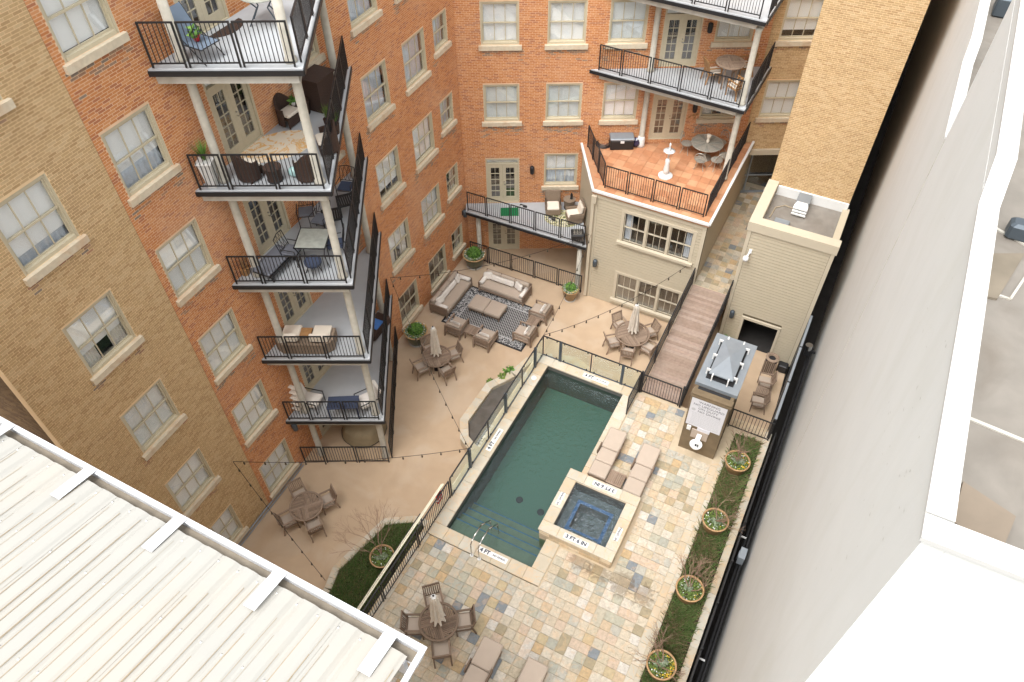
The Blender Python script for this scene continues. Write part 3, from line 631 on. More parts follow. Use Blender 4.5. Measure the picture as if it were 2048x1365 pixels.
lamp(FB@T(0,23.87),-2.15,2.0,'grey oval wall lamp left of the dark doorway of the service building','oval')
f=thing('flood_light','white twin head flood light on the upper corner of the service building','flood light',FB@T(-2.17,23.87,5.35))
part('bracket',MB().box(-.06,.06,-.05,0,-.05,.12).bar((0,-.05,0),(-.04,-.25,-.05),.05,.05),M['white'],f); part('lamp_head',MB().lathe([(.02,.1),(.1,.06),(.12,-.05),(.09,-.12)],16,(-.06,-.32,-.1)),M['white'],f,smooth=True)
v=thing('roof_vent','galvanised roof vent with a louvred white hood on the service building roof','vent',FB@T(-1.0,26.1,6.2))
part('duct',MB().box(-.25,.25,-.05,.55,0,.42),M['galv'],v)
part('hood',MB().prism([(-.27,-.35),(.27,-.35),(.2,-.05),(-.2,-.05)],.25,.42),M['white'],v)
for i in range(3): part('louvre',MB().box(-.27,.27,-.42-.05*i,-.36-.05*i,.30-.1*i,.36-.1*i),M['white'],v)
solo('roof_hatch',MB().bev(-.28,.28,-.22,.22,0,.16,.02),M['galv'],'grey sheet metal hatch lying near the parapet of the service building roof','hatch',FB@T(-1.45,24.85,6.2))
solo('dryer_hose',MB().tube([(-.3,0,.03),(-.1,.12,.03),(.25,.1,.03),(.38,-.05,.03),(.2,-.18,.03),(-.2,-.15,.03),(-.33,-.05,.03),(-.3,0,.03)],.025,6),M['black'],'dark oval hose loop lying on the service building roof','hose',FB@T(-.75,24.75,6.2))
solo('roof_pipe',MB().tube([(0,0,.03),(.05,.7,.03),(.35,1.0,.03),(.7,.95,.03)],.025,6),M['rust'],'brown conduit pipe running across the service building roof','pipe',FB@T(-1.95,25.1,6.2))
# ---------------------------------------------------------------- walkway and wooden bridge
WK=put('walkway',MB().add([(-4.01,24.0,2.70),(-2.45,24.0,2.70),(-2.45,31.8,2.84),(-4.01,31.8,2.84),(-4.01,24,2.4),(-2.45,24,2.4),(-2.45,31.8,2.4),(-4.01,31.8,2.4)],[(0,1,2,3),(0,4,5,1),(1,5,6,2),(2,6,7,3),(3,7,4,0)]).mesh('walkway',M['grout']),None,FB,kind='structure')
tmw=MB().bev(0,.302,0,.302,0,.02,.004).mesh('stone_tile',M['tilewalk']); sl_=math.atan2(.14,7.8)
for j in range(24):
    x=-4.0
    while x<-2.5:
        w=.302; 
        m=T(x,24.02+j*.31,2.702+(j*.31)*.14/7.8)@Matrix.Rotation(sl_,4,'X')
        if x+w>-2.46: break
        put('stone_tile',tmw,WK,m); x+=.3095
BR=thing('wooden_bridge','sloping wooden plank footbridge from the stone walkway down to the pool deck','bridge',FB@T(-3.28,18.2,2.0))
bl=5.82; bs=math.atan2(.70,bl)
bm=Matrix.Rotation(bs,4,'X')
pk=MB().box(-.78,.78,0,.136,-.035,0).mesh('plank',M['bridge'])
for i in range(41): put('plank',pk,BR,bm@T(0,i*.1425,rnd.random()*.004))
part('joist',MB().box(-.76,-.70,0,5.85,-.24,-.04).box(.70,.76,0,5.85,-.24,-.04).box(-.03,.03,0,5.85,-.24,-.04),M['bridge'],BR,bm)
bm2=MB().box(-.76,-.04,0,5.85,-.03,0)
for sx in (-.80,.80):
    for i in range(4): rail_panel(BR,bm@T(sx,i*1.46+.02,0)@RZ(R(90)),1.42,1.05)
# ---------------------------------------------------------------- pool deck
dk=MB()
dk.box(-8.42,.90,-1.5,9.36,-.98,1.975); dk.box(-8.42,-8.22,9.36,18.20,-.98,1.975); dk.box(-4.18,.90,9.36,11.35,-.98,1.975); dk.box(-4.18,.90,13.15,16.45,-.98,1.975); dk.box(-2.74,.90,11.35,13.15,-.98,1.975); dk.box(-4.58,-2.74,11.35,13.15,-.98,1.29); dk.box(-8.22,-4.18,18.12,18.20,-.98,1.975)
dk.box(-4.18,-2.0,16.45,18.2,-.98,1.975); dk.box(-.69,.90,16.45,18.2,-.98,1.975)
DK=struct('pool_deck',dk,M['grout'],FB)
# deck tiles
tm=MB().bev(0,.302,0,.302,0,.022,.004).mesh('stone_tile',M['tile'])
tp2=MB().bev(0,.302,0,.612,0,.022,.004).mesh('stone_tile',M['tile']); tp3=MB().bev(0,.612,0,.302,0,.022,.004).mesh('stone_tile',M['tile'])
cells=[]; P=.31
def free(x,y,w=.302,h=.302):
    if x+w>-.47 or x<-8.40 or y<-1.4 or y+h>18.15: return False
    if x+w>-8.22 and x<-4.13 and y+h>9.37: return False
    if x+w>-4.97 and x<-2.36 and y+h>10.94 and y<13.55: return False
    if x+w>-2.03 and x<-.66 and y+h>16.42: return False
    return True
used=set()
for i in range(-14,13):
    for j in range(-36,30):
        if (i,j) in used: continue
        x=-4.115+i*P; y=9.35-P+j*P
        k='s'
        if not free(x,y): continue
        q=rnd.random()
        if q<.07 and (i,j+1) not in used and free(x,y+P): k='v'; used.add((i,j+1))
        elif q<.12 and (i+1,j) not in used and free(x+P,y): k='h'; used.add((i+1,j))
        used.add((i,j)); p=FB@Vector((x+.15,y+.15,2)); s=seen(p)
        cells.append((s if s else 1e9,x,y,k))
cells.sort(); mm={'s':tm,'v':tp2,'h':tp3}; rest=MB()
for n_,(s,x,y,k) in enumerate(cells):
    z=1.977+rnd.random()*.004
    if n_<290 and s<1e8: put('stone_tile',mm[k],DK,T(x,y,z))
    else:
        a,b=(.302,.302) if k=='s' else (.302,.612) if k=='v' else (.612,.302); rest.bev(x,x+a,y,y+b,z,z+.022,.004)
part('deck_paving',rest,M['tile'],DK,kind='stuff')
# deck west wall veneer stones
vn=MB(); z=0
for r in range(9):
    x=-1.5+ (r%2)*-.2
    while x<18.15:
        L=.3+rnd.random()*.35; vn.box(-8.46-rnd.random()*.01,-8.42,x,min(x+L-.01,18.2),z+.005,z+.215); x+=L
    z+=.22
part('veneer_stones',vn,M['veneer'],DK,kind='stuff')
# pool
PL=thing('swimming_pool','rectangular green swimming pool with pale stone coping and corner steps','pool',FB@T(-6.2,13.8,1.97)@T(6.2,-13.8,-1.97))
x0,x1,y0,y1=-7.80,-4.64,9.85,17.72
sh=MB().add([(x0,y0,.65),(x1,y0,.65),(x1,y1,.65),(x0,y1,.65),(x0,y0,1.96),(x1,y0,1.96),(x1,y1,1.96),(x0,y1,1.96)],[(0,1,2,3)]); part('pool_floor',sh,M['poolshell'],PL)
part('pool_wall',MB().add([(x0,y0,.65),(x1,y0,.65),(x1,y1,.65),(x0,y1,.65),(x0,y0,1.96),(x1,y0,1.96),(x1,y1,1.96),(x0,y1,1.96)],[(0,4,5,1),(1,5,6,2),(2,6,7,3),(3,7,4,0)]),M['poolwall'],PL)
for i in range(4):
    z=1.60-i*.24; part('step',MB().box(x0,x1,y0+.001,y0+.38*(i+1)+.25,.66,z),M['steps'],PL,T(0,0,0)) if i==0 else part('step',MB().box(x0,x1,y0+.38*i+.25,y0+.38*(i+1)+.25,.66,z),M['steps'],PL)
    part('step_edge_tile',MB().box(x0,x1,y0+.38*(i+1)+.20,y0+.38*(i+1)+.25,z+.001,z+.006),M['bluetile'],PL)
for x,y in ((-6.45,12.55),(-5.55,12.45)): part('drain_cover',MB().lathe([(.13,0),(.13,.03),(.1,.05)],16,(x,y,.65)),M['membrane'],PL)
part('water',MB().add([(x0,y0,1.80),(x1,y0,1.80),(x1,y1,1.80),(x0,y1,1.80)],[(0,1,2,3)]),M['water'],PL)
def coping(parent,x0,x1,y0,y1,w,z0,z1,name='coping_stone'):
    def run(a,b,fn):
        n=max(1,round((b-a)/.62)); st=(b-a)/n
        for i in range(n): fn(a+i*st,a+(i+1)*st-.006)
    run(y0,y1,lambda a,b: part(name,MB().bev(x0-w,x0-.003,a,b,z0,z1+rnd.random()*.003,.01),M['coping'],parent))
    for ya,yb in (((y0,10.98),(13.51,y1)) if w>.45 else ((y0,y1),)): run(ya,yb,lambda a,b: part(name,MB().bev(x1+.003,x1+w,a,b,z0,z1+rnd.random()*.003,.01),M['coping'],parent))
    run(x0-w,x1+w,lambda a,b: part(name,MB().bev(a,b,y0-w,y0-.006,z0,z1+rnd.random()*.003,.01),M['coping'],parent))
    run(x0-w,x1+w,lambda a,b: part(name,MB().bev(a,b,y1+.003,y1+w,z0,z1+rnd.random()*.003,.01),M['coping'],parent))
coping(PL,x0,x1,y0,y1,.475,1.965,2.02)
for nm,a in (('l',0),):
    pass
hr=thing('pool_handrail','bent stainless steel handrail pair at the pool steps over the depth marker','handrail',FB@T(-6.55,9.45,2.0))
for dx in (0,.28): part('rail_tube',MB().tube([(dx,-.12,0),(dx,-.12,.75),(dx,.1,.9),(dx,.6,.85),(dx,1.15,.25),(dx,1.2,-.5)],.022,8),M['steel'],hr,smooth=True); 
part('escutcheon',MB().lathe([(.06,0),(.06,.02)],14,(0,-.12,.02)).lathe([(.06,0),(.06,.02)],14,(.28,-.12,.02)),M['white'],hr)
# spa
SP=thing('spa','raised square hot tub with swirling water and stone rim at the pool corner','hot tub',FB@T(-3.66,12.25,2)@T(3.66,-12.25,-2))
for xa,xb,ya,yb in ((-.703,-.468,-1.3,16.4),(-8.41,-8.152,-1.3,9.36)):
    y=ya
    while y<yb-.05: L=min(.3+rnd.random()*.25,yb-y); put('border_stone',MB().bev(xa,xb,y,y+L-.008,1.977,2.0+rnd.random()*.003,.004).mesh('border_stone',M['coping']),DK); y+=L
a0,a1,b0,b1=-4.92,-2.41,10.99,13.50
part('spa_wall',MB().box(a0,-4.58,b0,b1,1.2,2.40).box(-2.74,a1,b0,b1,1.978,2.40).box(-4.58,-2.74,b0,11.35,1.5,2.40).box(-4.58,-2.74,13.15,b1,1.5,2.40),M['grout'],SP)
for (p,q,ax) in (((a0,b0),(a1,b0),0),((a1,b0),(a1,b1),1)):
    for r in range(2):
        L=a1-a0; n=7
        for i in range(n):
            u=i*L/n+ (0 if r else .0); v_=u+L/n-.008; zz=1.985+r*.21
            if ax==0: mb=MB().bev(a0+u,a0+v_,b0-.025-rnd.random()*.008,b0-.001,zz,zz+.2,.003)
            else: mb=MB().bev(a1+.001,a1+.025+rnd.random()*.008,b0+u,b0+v_,zz,zz+.2,.003)
            part('veneer_stone',mb,M['veneer'],SP)
part('spa_bench',MB().box(-4.58,-2.74,11.35,13.15,1.3,1.35).box(-4.58,-4.2,11.35,13.15,1.35,1.92).box(-3.12,-2.74,11.35,13.15,1.35,1.92).box(-4.2,-3.12,11.35,11.73,1.35,1.92).box(-4.2,-3.12,12.77,13.15,1.35,1.92),mat('spa_plaster',(.15,.17,.165),.7,ns=4,na=.15),SP)
part('bench_edge_tile',MB().box(-4.31,-4.19,11.62,12.84,1.921,1.93).box(-3.13,-3.01,11.62,12.84,1.921,1.93).box(-4.19,-3.13,11.66,11.74,1.921,1.93).box(-4.19,-3.13,12.72,12.84,1.921,1.93),M['bluetile'],SP)
part('spa_lining',MB().add([(-4.578,11.352,1.9),(-2.742,11.352,1.9),(-2.742,13.148,1.9),(-4.578,13.148,1.9),(-4.578,11.352,2.4),(-2.742,11.352,2.4),(-2.742,13.148,2.4),(-4.578,13.148,2.4)],[(0,4,5,1),(1,5,6,2),(2,6,7,3),(3,7,4,0)]),M['poolwall'],SP)
n=60; vs=[]; g=np.random.RandomState(5); import mathutils.noise as mn
for j in range(n+1):
    for i in range(n+1):
        x=-4.575+1.83*i/n; y=11.353+1.79*j/n; r=math.hypot(x+3.66,y-12.25)
        h=.010*mn.noise(Vector((x*4,y*4,1)))+.006*mn.noise(Vector((x*11,y*11,4)))+.009*math.sin(14*r+5*mn.noise(Vector((x*2,y*2,0))))
        vs.append((x,y,2.29+h))
wm=MB().add(vs,[(j*(n+1)+i,j*(n+1)+i+1,(j+1)*(n+1)+i+1,(j+1)*(n+1)+i) for j in range(n) for i in range(n)])
part('water',wm,M['spawater'],SP,smooth=True)
coping(SP,-4.57,-2.75,11.34,13.16,.39,2.402,2.46)
# lettering -----------------------------------------------------------
def text(s,size,mt,parent,m,name='lettering',align='CENTER',ex=.0015,bold=0.0):
    c=bpy.data.curves.new(name,'FONT'); c.body=s; c.size=size; c.align_x=align; c.align_y='CENTER'; c.extrude=ex; c.offset=bold; c.resolution_u=3
    tmp=bpy.data.objects.new('t',c); me=bpy.data.meshes.new_from_object(tmp); bpy.data.objects.remove(tmp); me.name=name
    me.materials.clear(); me.materials.append(mt); return put(name,me,parent,m)
def depth_marker(parent,x,y,z,rot,s1,s2,w,h=.19):
    o=put('depth_marker',MB().box(-w/2,w/2,-h/2,h/2,0,.004).mesh('depth_marker',M['marker']),parent,T(x,y,z)@RZ(rot))
    if s1 and s2: 
        text(s1,.19,M['markink'],o,T(-w*.27,0,.006),bold=.009); text(s2,.085,M['markink'],o,T(w*.22,0,.006),bold=.0035)
    elif s1: text(s1,.185,M['markink'],o,T(0,0,.006),bold=.009)
    else: text(s2,.10,M['markink'],o,T(0,0,.006),bold=.0035)
depth_marker(PL,-5.95,9.65,2.024,0,'4 FT','NO DIVING',1.05)
depth_marker(PL,-5.85,17.93,2.024,0,'4 FT','NO DIVING',1.05)
depth_marker(PL,-8.02,13.65,2.024,R(90),'4 FT','NO DIVING',1.05)
depth_marker(SP,-3.68,11.13,2.464,0,'3 FT 6 IN','',.85); depth_marker(SP,-3.62,13.37,2.464,R(180),'3 FT 6 IN','',.85)
depth_marker(SP,-4.77,12.30,2.464,R(90),'','NO DIVING',.5,.15); depth_marker(SP,-2.55,11.95,2.464,R(90),'','NO DIVING',.5,.15)
part('skimmer_lid',MB().lathe([(.11,0),(.11,.006)],18,(-8.03,16.9,2.022)),M['white'],PL)
# ---------------------------------------------------------------- chimney with sign and drinking fountain
CH=thing('equipment_tower','brown stone equipment tower with a grey metal capped roof between bridge and planter','tower',FB@T(-1.35,17.9,2)@T(1.35,-17.9,-2))
part('body',MB().box(-2.0,-.69,16.45,19.38,-.9,4.95),M['stonewash'],CH)
part('ledge',MB().box(-2.04,-.65,16.40,16.75,4.952,5.02).box(-2.02,-.67,16.42,16.52,5.021,5.12),M['stonewash'],CH)
part('roof_sheet',MB().box(-2.06,-.62,16.95,19.42,4.96,5.10),M['galv'],CH)
part('grate',MB().box(-1.9,-.8,16.56,16.93,4.953,4.97),M['membrane'],CH)
part('cap_curb',MB().box(-1.80,-.86,17.25,19.1,5.101,5.14),M['membrane'],CH)
cpz=[(-1.74,17.3),(-.92,17.3),(-.92,19.05),(-1.74,19.05)]
part('cap',MB().add([(x,y,5.35) for x,y in cpz]+[(-1.33,18.17,5.50)]+[(x,y,5.30) for x,y in cpz],[(0,1,4),(1,2,4),(2,3,4),(3,0,4),(5,6,1,0),(6,7,2,1),(7,8,3,2),(8,5,0,3),(8,7,6,5)]),M['galv'],CH)
for x,y,dx,dy in ((-1.74,17.45,-1,0),(-1.74,18.17,-1,0),(-1.74,18.9,-1,0),(-.92,17.45,1,0),(-.92,18.17,1,0),(-.92,18.9,1,0),(-1.6,17.3,0,-1),(-1.06,17.3,0,-1),(-1.6,19.05,0,1),(-1.06,19.05,0,1)):
    part('cap_leg',MB().box(x-.02+min(0,dx*.1),x+.02+max(0,dx*.1),y-.02+min(0,dy*.1),y+.02+max(0,dy*.1),5.28,5.37).box(x+dx*.1-.02,x+dx*.1+.02,y+dy*.1-.02,y+dy*.1+.02,5.10,5.28),M['white'],CH)
sg=thing('warning_sign','large white pool warning sign reading no lifeguard on duty','sign',FB@T(-1.35,16.44,4.22))
part('board',MB().box(-.6,.6,-.02,0,-.76,.76),M['sign'],sg)
XR=Matrix.Rotation(R(90),4,'X')
for s,zz,sz in (('WARNING',.56,.15),('NO LIFEGUARD',.40,.15),('ON DUTY',.24,.15),('NO DIVING',.08,.15)): text(s,sz,M['ink'],sg,T(0.02 if s!='NO DIVING' else .08,-.022,zz)@XR,bold=.0015)
part('no_diving_symbol',MB().lathe([(.07,0),(.07,.003)],18,(0,0,0)),M['inkg'],sg,T(-.46,-.021,.12)@XR)
for i in range(12):
    zz=-.03-i*.058; mb=MB(); x=-.5+rnd.random()*.05
    while x<.48:
        w=.03+rnd.random()*.07; mb.box(x,min(x+w,.52),-.0225,-.0205,zz-.012,zz+.006); x+=w+.02
    part('small_print_line',mb,M['inkg'],sg)
df=thing('drinking_fountain','white wall mounted drinking fountain with round bowl under the warning sign','drinking fountain',FB@T(-1.38,16.44,3.0))
part('back_panel',MB().box(-.3,.28,-.04,0,-.15,.3),M['cushion'],df)
part('arm',MB().bar((0,-.04,.14),(0,-.36,-.02),.16,.07),M['white'],df)
part('bowl',MB().lathe([(.06,-.14),(.15,-.1),(.21,0),(.22,.03),(.20,.03),(.12,-.05),(.04,-.07)],24,(0,-.36,-.06)),M['white'],df,smooth=True)
part('bubbler',MB().cyl((0,-.36,-.12),(0,-.36,-.02),.03).cyl((.07,-.42,-.08),(.07,-.36,.0),.02),M['black'],df)
sb=solo('outlet_box',MB().box(-.07,.07,-.06,0,-.1,.1),M['white'],'small white outlet box left of the drinking fountain','outlet',FB@T(-1.80,16.44,3.30)); 
solo('instruction_plate',MB().box(-.22,.22,-.03,0,-.08,.08),M['sign'],'narrow white plate between the warning sign and the drinking fountain','sign',FB@T(-1.3,16.44,3.37))
# ---------------------------------------------------------------- glass fence
GF=thing('glass_fence','grey framed glass fence along the north and west edges of the pool','fence',FB@T(-8.23,18.14,2.0))
def gpanel(p,q):
    p=Vector((*p,0)); q=Vector((*q,0)); L=(q-p).length; m=T(*p)@RZ(math.atan2(q.y-p.y,q.x-p.x))
    part('glass_panel',MB().box(.06,L-.06,-.005,.005,.12,1.08),M['fglass'],GF,m)
    part('top_rail',MB().box(0,L,-.02,.02,1.12,1.16),M['black'],GF,m)
    part('bottom_rail',MB().box(0,L,-.02,.02,.04,.075),M['fencegrey'],GF,m)
    part('clip',MB().box(.14,.18,-.02,.02,1.05,1.12).box(L-.18,L-.14,-.02,.02,1.05,1.12).box(.14,.18,-.02,.02,.075,.14).box(L-.18,L-.14,-.02,.02,.075,.14),M['black'],GF,m)
def gpost(x,y,wide): 
    if wide: part('post',MB().box(x-.05,x-.01,y-.04,y+.04,-.05,1.15).box(x+.01,x+.05,y-.04,y+.04,-.05,1.15).box(x-.01,x+.01,y-.02,y+.02,0,1.1),M['fencegrey'],GF)
    else: part('post',MB().box(x-.02,x+.02,y-.02,y+.02,-.05,1.12),M['black'],GF)
nx=[0,.75,2.05,3.34,4.05]
for i in range(4): gpanel((nx[i],0),(nx[i+1],0))
for i,x in enumerate(nx): gpost(x,0,i in (1,3))
wy_=[0,-.72,-1.84,-3.2,-4.55,-5.9,-7.2]
for i in range(6): gpanel((0,wy_[i+1]),(0,wy_[i]))
for i,y in enumerate(wy_[1:]): gpost(0,y,i%2==0)
DF=thing('deck_fence','black picket fence with long poles along the west edge of the deck','fence',FB@T(-8.25,10.9,2.0))
rail_run(DF,(0,0),(0,-12.3),0,n=6); 
rail_run(DF,(-.42,-1.2),(-.42,-12.3),-.6,n=6)
pole=solo('telescopic_pole',MB().tube([(-.06,-.25,1.16),(-.12,-8.0,1.16)],.028,8).tube([(-.13,-.25,1.10),(-.19,-8.0,1.12)],.018,8),mat('pole_paint',(.80,.76,.60),.4,ns=2,na=.05),'long pale telescopic pool pole lying along the top of the deck fence','pole',FB@T(-8.25,10.9,2.0))
lr=thing('rescue_float','red and white rescue float hung on the black deck fence','rescue float',FB@T(-8.32,10.35,2.75))
part('float',MB().bev(-.04,.04,-.16,.16,-.22,.22,.03),M['red_'],lr); part('strap',MB().box(-.05,.05,-.17,.17,-.02,.03),M['white'],lr)
RG=thing('gate_railing','short black picket return railing at the pool corner by the bridge','railing',FB@T(-4.18,18.1,2.0))
rail_run(RG,(0,0),(0,-1.25),0,n=1)
BG=thing('bridge_gate','black picket gate closing the deck end of the bridge','gate',FB@T(-4.1,18.14,2.0))
rail_panel(BG,T(.02,0,0),1.5,1.07); part('gate_post',MB().box(1.55,1.62,-.035,.035,-.05,1.2).box(-.06,.01,-.035,.035,-.05,1.2),M['black'],BG)
NG=thing('planter_end_railing','short black picket railing between the equipment tower and the right fence','railing',FB@T(-.66,18.08,2.0))
rail_panel(NG,I4,1.5,1.07,step=.12)
# ---------------------------------------------------------------- right side fences, alley
RF=thing('patio_side_fence','dark blue grey metal screen fence along the right edge of the lower patio','fence',FB@T(.80,18.2,0))
for i in range(3): part('fence_panel',MB().box(-.03,.03,i*1.92+.03,(i+1)*1.92,0.02,3.1),M['fencegrey'],RF); part('fence_post',MB().box(-.05,.05,i*1.92-.03,i*1.92+.03,0,3.16),M['black'],RF)
part('top_rail',MB().box(-.045,.045,0,5.7,3.102,3.15),M['galv'],RF)
DR=thing('planter_fence','low black metal fence along the alley edge of the deck planter','fence',FB@T(.98,-1,1.0))
for i in range(13):
    part('fence_post',MB().box(-.03,.03,i*1.5-.03,i*1.5+.03,-1.9,1.9),M['black'],DR)
part('rail',MB().box(-.02,.02,0,19,1.70,1.75).box(-.02,.02,0,19,1.0,1.04).box(-.02,.02,0,19,-.3,-.26),M['black'],DR)
part('mesh_screen',MB().box(-.012,-.004,0,19,-1.8,1.66),M['membrane'],DR)
part('alley_pipe',MB().cyl((.22,0,.9),(.22,24,.9),.04),M['membrane'],DR); part('alley_pipe',MB().cyl((.30,0,1.3),(.30,24,1.3),.03),M['black'],DR)
for y,z in ((10.5,2.05),(7.1,2.05),(1.9,2.05),(14.9,2.05)): part('bracket',MB().box(0,.22,y,y+.05,z-1,z-.96),M['white'],DR)
eb=solo('electric_box',MB().box(0,.2,-.2,.2,-.2,.2).box(-.02,0,-.1,.1,-.1,.1),M['galv'],'grey electric box with dark slots on the alley side of the planter fence','electric box',FB@T(1.12,13.0,2.5))
fl=thing('alley_flood_light','silver flood light fixed to the alley wall beside the service building','flood light',FB@T(1.1,22.6,2.6))
part('housing',MB().cyl((0,0,0),(-.02,.02,.22),.12,.14,14),M['steel'],fl); part('bracket',MB().box(0,.3,-.03,.03,-.12,-.02).box(-.1,.1,-.1,.1,-.3,-.02),M['black'],fl)
# ---------------------------------------------------------------- white neighbour building
NB=thing('white_neighbour_building','tall white painted building with stepped parapet filling the right side','building',FB@T(1.45,3.8,-1)@T(-1.45,-3.8,1))
part('wall',MB().box(1.46,1.63,3.801,14.3,-.95,19.72),M['wwall'],NB)
part('wall',MB().box(1.463,1.62,14.302,64,-.95,17.0),M['wwall'],NB)
part('wall',MB().box(1.631,16,3.80,3.98,-.95,19.72),M['wwall'],NB)
part('wall_extension',MB().box(1.465,1.62,8.72,14.298,19.722,20.05),M['wwall'],NB)
part('wall_extension',MB().box(1.465,1.62,17.9,64,17.002,17.28),M['wwall'],NB)
# parapet caps, metre-long pieces
def caps(x0,x1,y0,y1,z,along='y'):
    a,b=(y0,y1) if along=='y' else (x0,x1); n=max(1,round((b-a)/2.4)); st=(b-a)/n
    for i in range(n):
        if along=='y': part('parapet_cap',MB().box(x0,x1,a+i*st,a+(i+1)*st-.004,z,z+.05),M['cap'],NB)
        else: part('parapet_cap',MB().box(a+i*st,a+(i+1)*st-.004,y0,y1,z,z+.05),M['cap'],NB)
caps(1.43,1.64,4.02,8.25,19.73); caps(1.43,1.64,8.74,14.32,20.06); caps(1.43,16,3.77,4.0,19.73,'x')
part('parapet_step',MB().add([(1.43,8.25,19.73),(1.64,8.25,19.73),(1.64,8.74,20.06),(1.43,8.74,20.06),(1.43,8.25,19.78),(1.64,8.25,19.78),(1.64,8.74,20.11),(1.43,8.74,20.11)],[(4,5,6,7),(0,4,7,3),(1,2,6,5),(0,1,5,4),(3,7,6,2)]).box(1.47,1.6,8.2,8.73,19.72,19.74),M['cap'],NB)
caps(1.43,1.64,14.34,17.4,17.01); caps(1.43,1.64,17.9,64,17.3)
part('parapet_step',MB().add([(1.43,17.4,17.01),(1.64,17.4,17.01),(1.64,17.9,17.3),(1.43,17.9,17.3),(1.43,17.4,17.06),(1.64,17.4,17.06),(1.64,17.9,17.35),(1.43,17.9,17.35)],[(4,5,6,7),(0,4,7,3),(1,2,6,5),(0,1,5,4),(3,7,6,2)]),M['cap'],NB)
part('roof',MB().box(1.63,30,3.99,14.0,18.1,18.3),M['roofc'],NB); part('roof',MB().box(1.63,30,14.3,64,15.7,15.9),M['roofc'],NB)
part('end_wall',MB().box(1.63,16,14.1,14.29,15.9,19.7),M['wwall'],NB)
def rseam(p,q,z,w=.07): part('roof_seam',MB().bar((*p,z+.01),(*q,z+.01),w*.6,.02),M['concrete'],NB)
rseam((2.049, 10.095),(2.614, 9.809),18.3); rseam((2.054, 6.536),(2.766, 6.463),18.3); rseam((2.186, 8.707),(2.357, 8.695),18.3,.05); rseam((2.357, 8.695),(2.546, 9.398),18.3,.05)
part('roof_pad',MB().prism([(2.049, 5.064),(2.477, 4.908),(2.574, 5.391),(2.086, 5.577)],18.301,18.42),M['soilpad'],NB)
part('roof_pad',MB().prism([(1.999, 9.428),(2.041, 8.569),(2.208, 8.604),(2.458, 9.658)],18.301,18.34),M['roofd'],NB)
x,y=(2.210, 9.915); part('roof_unit',MB().bev(x-.02,x+.4,y-.02,y+.22,18.301,18.55,.04),M['fencegrey'],NB)
x,y=(2.227, 22.933); part('roof_unit',MB().bev(x-.2,x+.8,y-.2,y+.5,15.901,16.4,.05),M['fencegrey'],NB)
part('wall_joint',MB().box(1.452,1.459,14.29,14.31,2,17.0),M['concrete'],NB)
r_=random.Random(31); pc=MB()
for i in range(60):
    y=r_.gauss(6.2,1.0) if i%3 else r_.uniform(4,14); z=r_.gauss(18.2,.7) if i%3 else r_.uniform(12,19.4)
    if z<19.5 and y>4.2: a_=.012+.03*r_.random(); b_=.005+.010*r_.random(); pc.add([(1.456,y,z-b_),(1.456,y+a_,z),(1.456,y,z+b_),(1.456,y-a_,z+b_*.3)],[(0,1,2,3) if False else (3,2,1,0)])
part('paint_chips',pc,mat('exposed_stucco',(.52,.52,.48),.9),NB,kind='stuff')
# ---------------------------------------------------------------- metal roofed building lower left
MR=thing('metal_roof_building','low pitched building with corrugated white metal roof and white gutter at lower left','building',FB@T(-2.5,2.2,16)@T(2.5,-2.2,-16))
ez=15.98; ey=2.22; slope=math.tan(R(12)); sx1=-2.62; pr=[]
# corrugation profile across x: broad crowns and narrow pans, one panel every three ribs
def prof(u):
    u=u%1.0
    return .034*max(0,min(1,(.5-abs(u-.5))*5-.3)) 
pitch=.31; npan=0; x=sx1
while x>-16:
    vs=[]; k=28; w=pitch*3
    for j,yy in enumerate((ey,ey-1.2,ey-6)):
        for i in range(k+1):
            xx=x-w*i/k; vs.append((xx,yy,ez+prof((x-xx)/pitch)+(ey-yy)*slope+(.004 if npan%2 else 0)))
    part('roof_panel',MB().add(vs,[(j*(k+1)+i,j*(k+1)+i+1,(j+1)*(k+1)+i+1,(j+1)*(k+1)+i) for j in range(2) for i in range(k)]),M['roofm'],MR)
    x-=w; npan+=1
rm=Matrix.Rotation(-R(12),4,'X')
nr=int(13.4/pitch)
scm=MB().lathe([(.014,0),(.014,.008),(.008,.012)],8).mesh('roof_screw',M['steel']); rl=MB()
for i in range(nr):
    xx=sx1-pitch*(i+.93)
    for yy in (ey-.09,ey-1.0,ey-2.1): put('roof_screw',scm,MR,T(xx,yy,ez+.002+(ey-yy)*slope)@rm)
    for _ in (0,1)*6:
        y0_=ey-.05-rnd.random()*3.2; L_=.5+rnd.random()*1.6; w_=.002+.0035*rnd.random(); xq=sx1-pitch*i-(.055 if _ else .245)+.01*rnd.random()
        zq=lambda yy: ez+(ey-yy)*slope+.0065+(.034*max(0,min(1,(.5-abs(((sx1-xq)/pitch)%1-.5))*5-.3)))
        rl.add([(xq-w_,y0_,zq(y0_)),(xq+w_,y0_,zq(y0_)),(xq+w_,y0_-L_,zq(y0_-L_)),(xq-w_,y0_-L_,zq(y0_-L_))],[(3,2,1,0)])
part('rust_streaks',rl,M['rust'],MR,kind='stuff')
gt=MB(); 
gt.box(-16,sx1+.13,ey+.13,ey+.16,ez-.12,ez+.01); gt.box(-16,sx1+.13,ey-.02,ey+.13,ez-.14,ez-.12)
gt.box(sx1+.10,sx1+.13,ey-.35,ey+.13,ez-.12,ez+.01); gt.box(-16,sx1+.16,ey+.12,ey+.19,ez+.011,ez+.03); gt.box(sx1+.09,sx1+.16,ey-.4,ey+.12,ez+.011,ez+.03)
part('gutter',gt,M['gutter'],MR)
part('gutter_debris',MB().box(-16,sx1+.09,ey-.01,ey+.12,ez-.119,ez-.10),M['gutin'],MR)
xx=sx1-.30
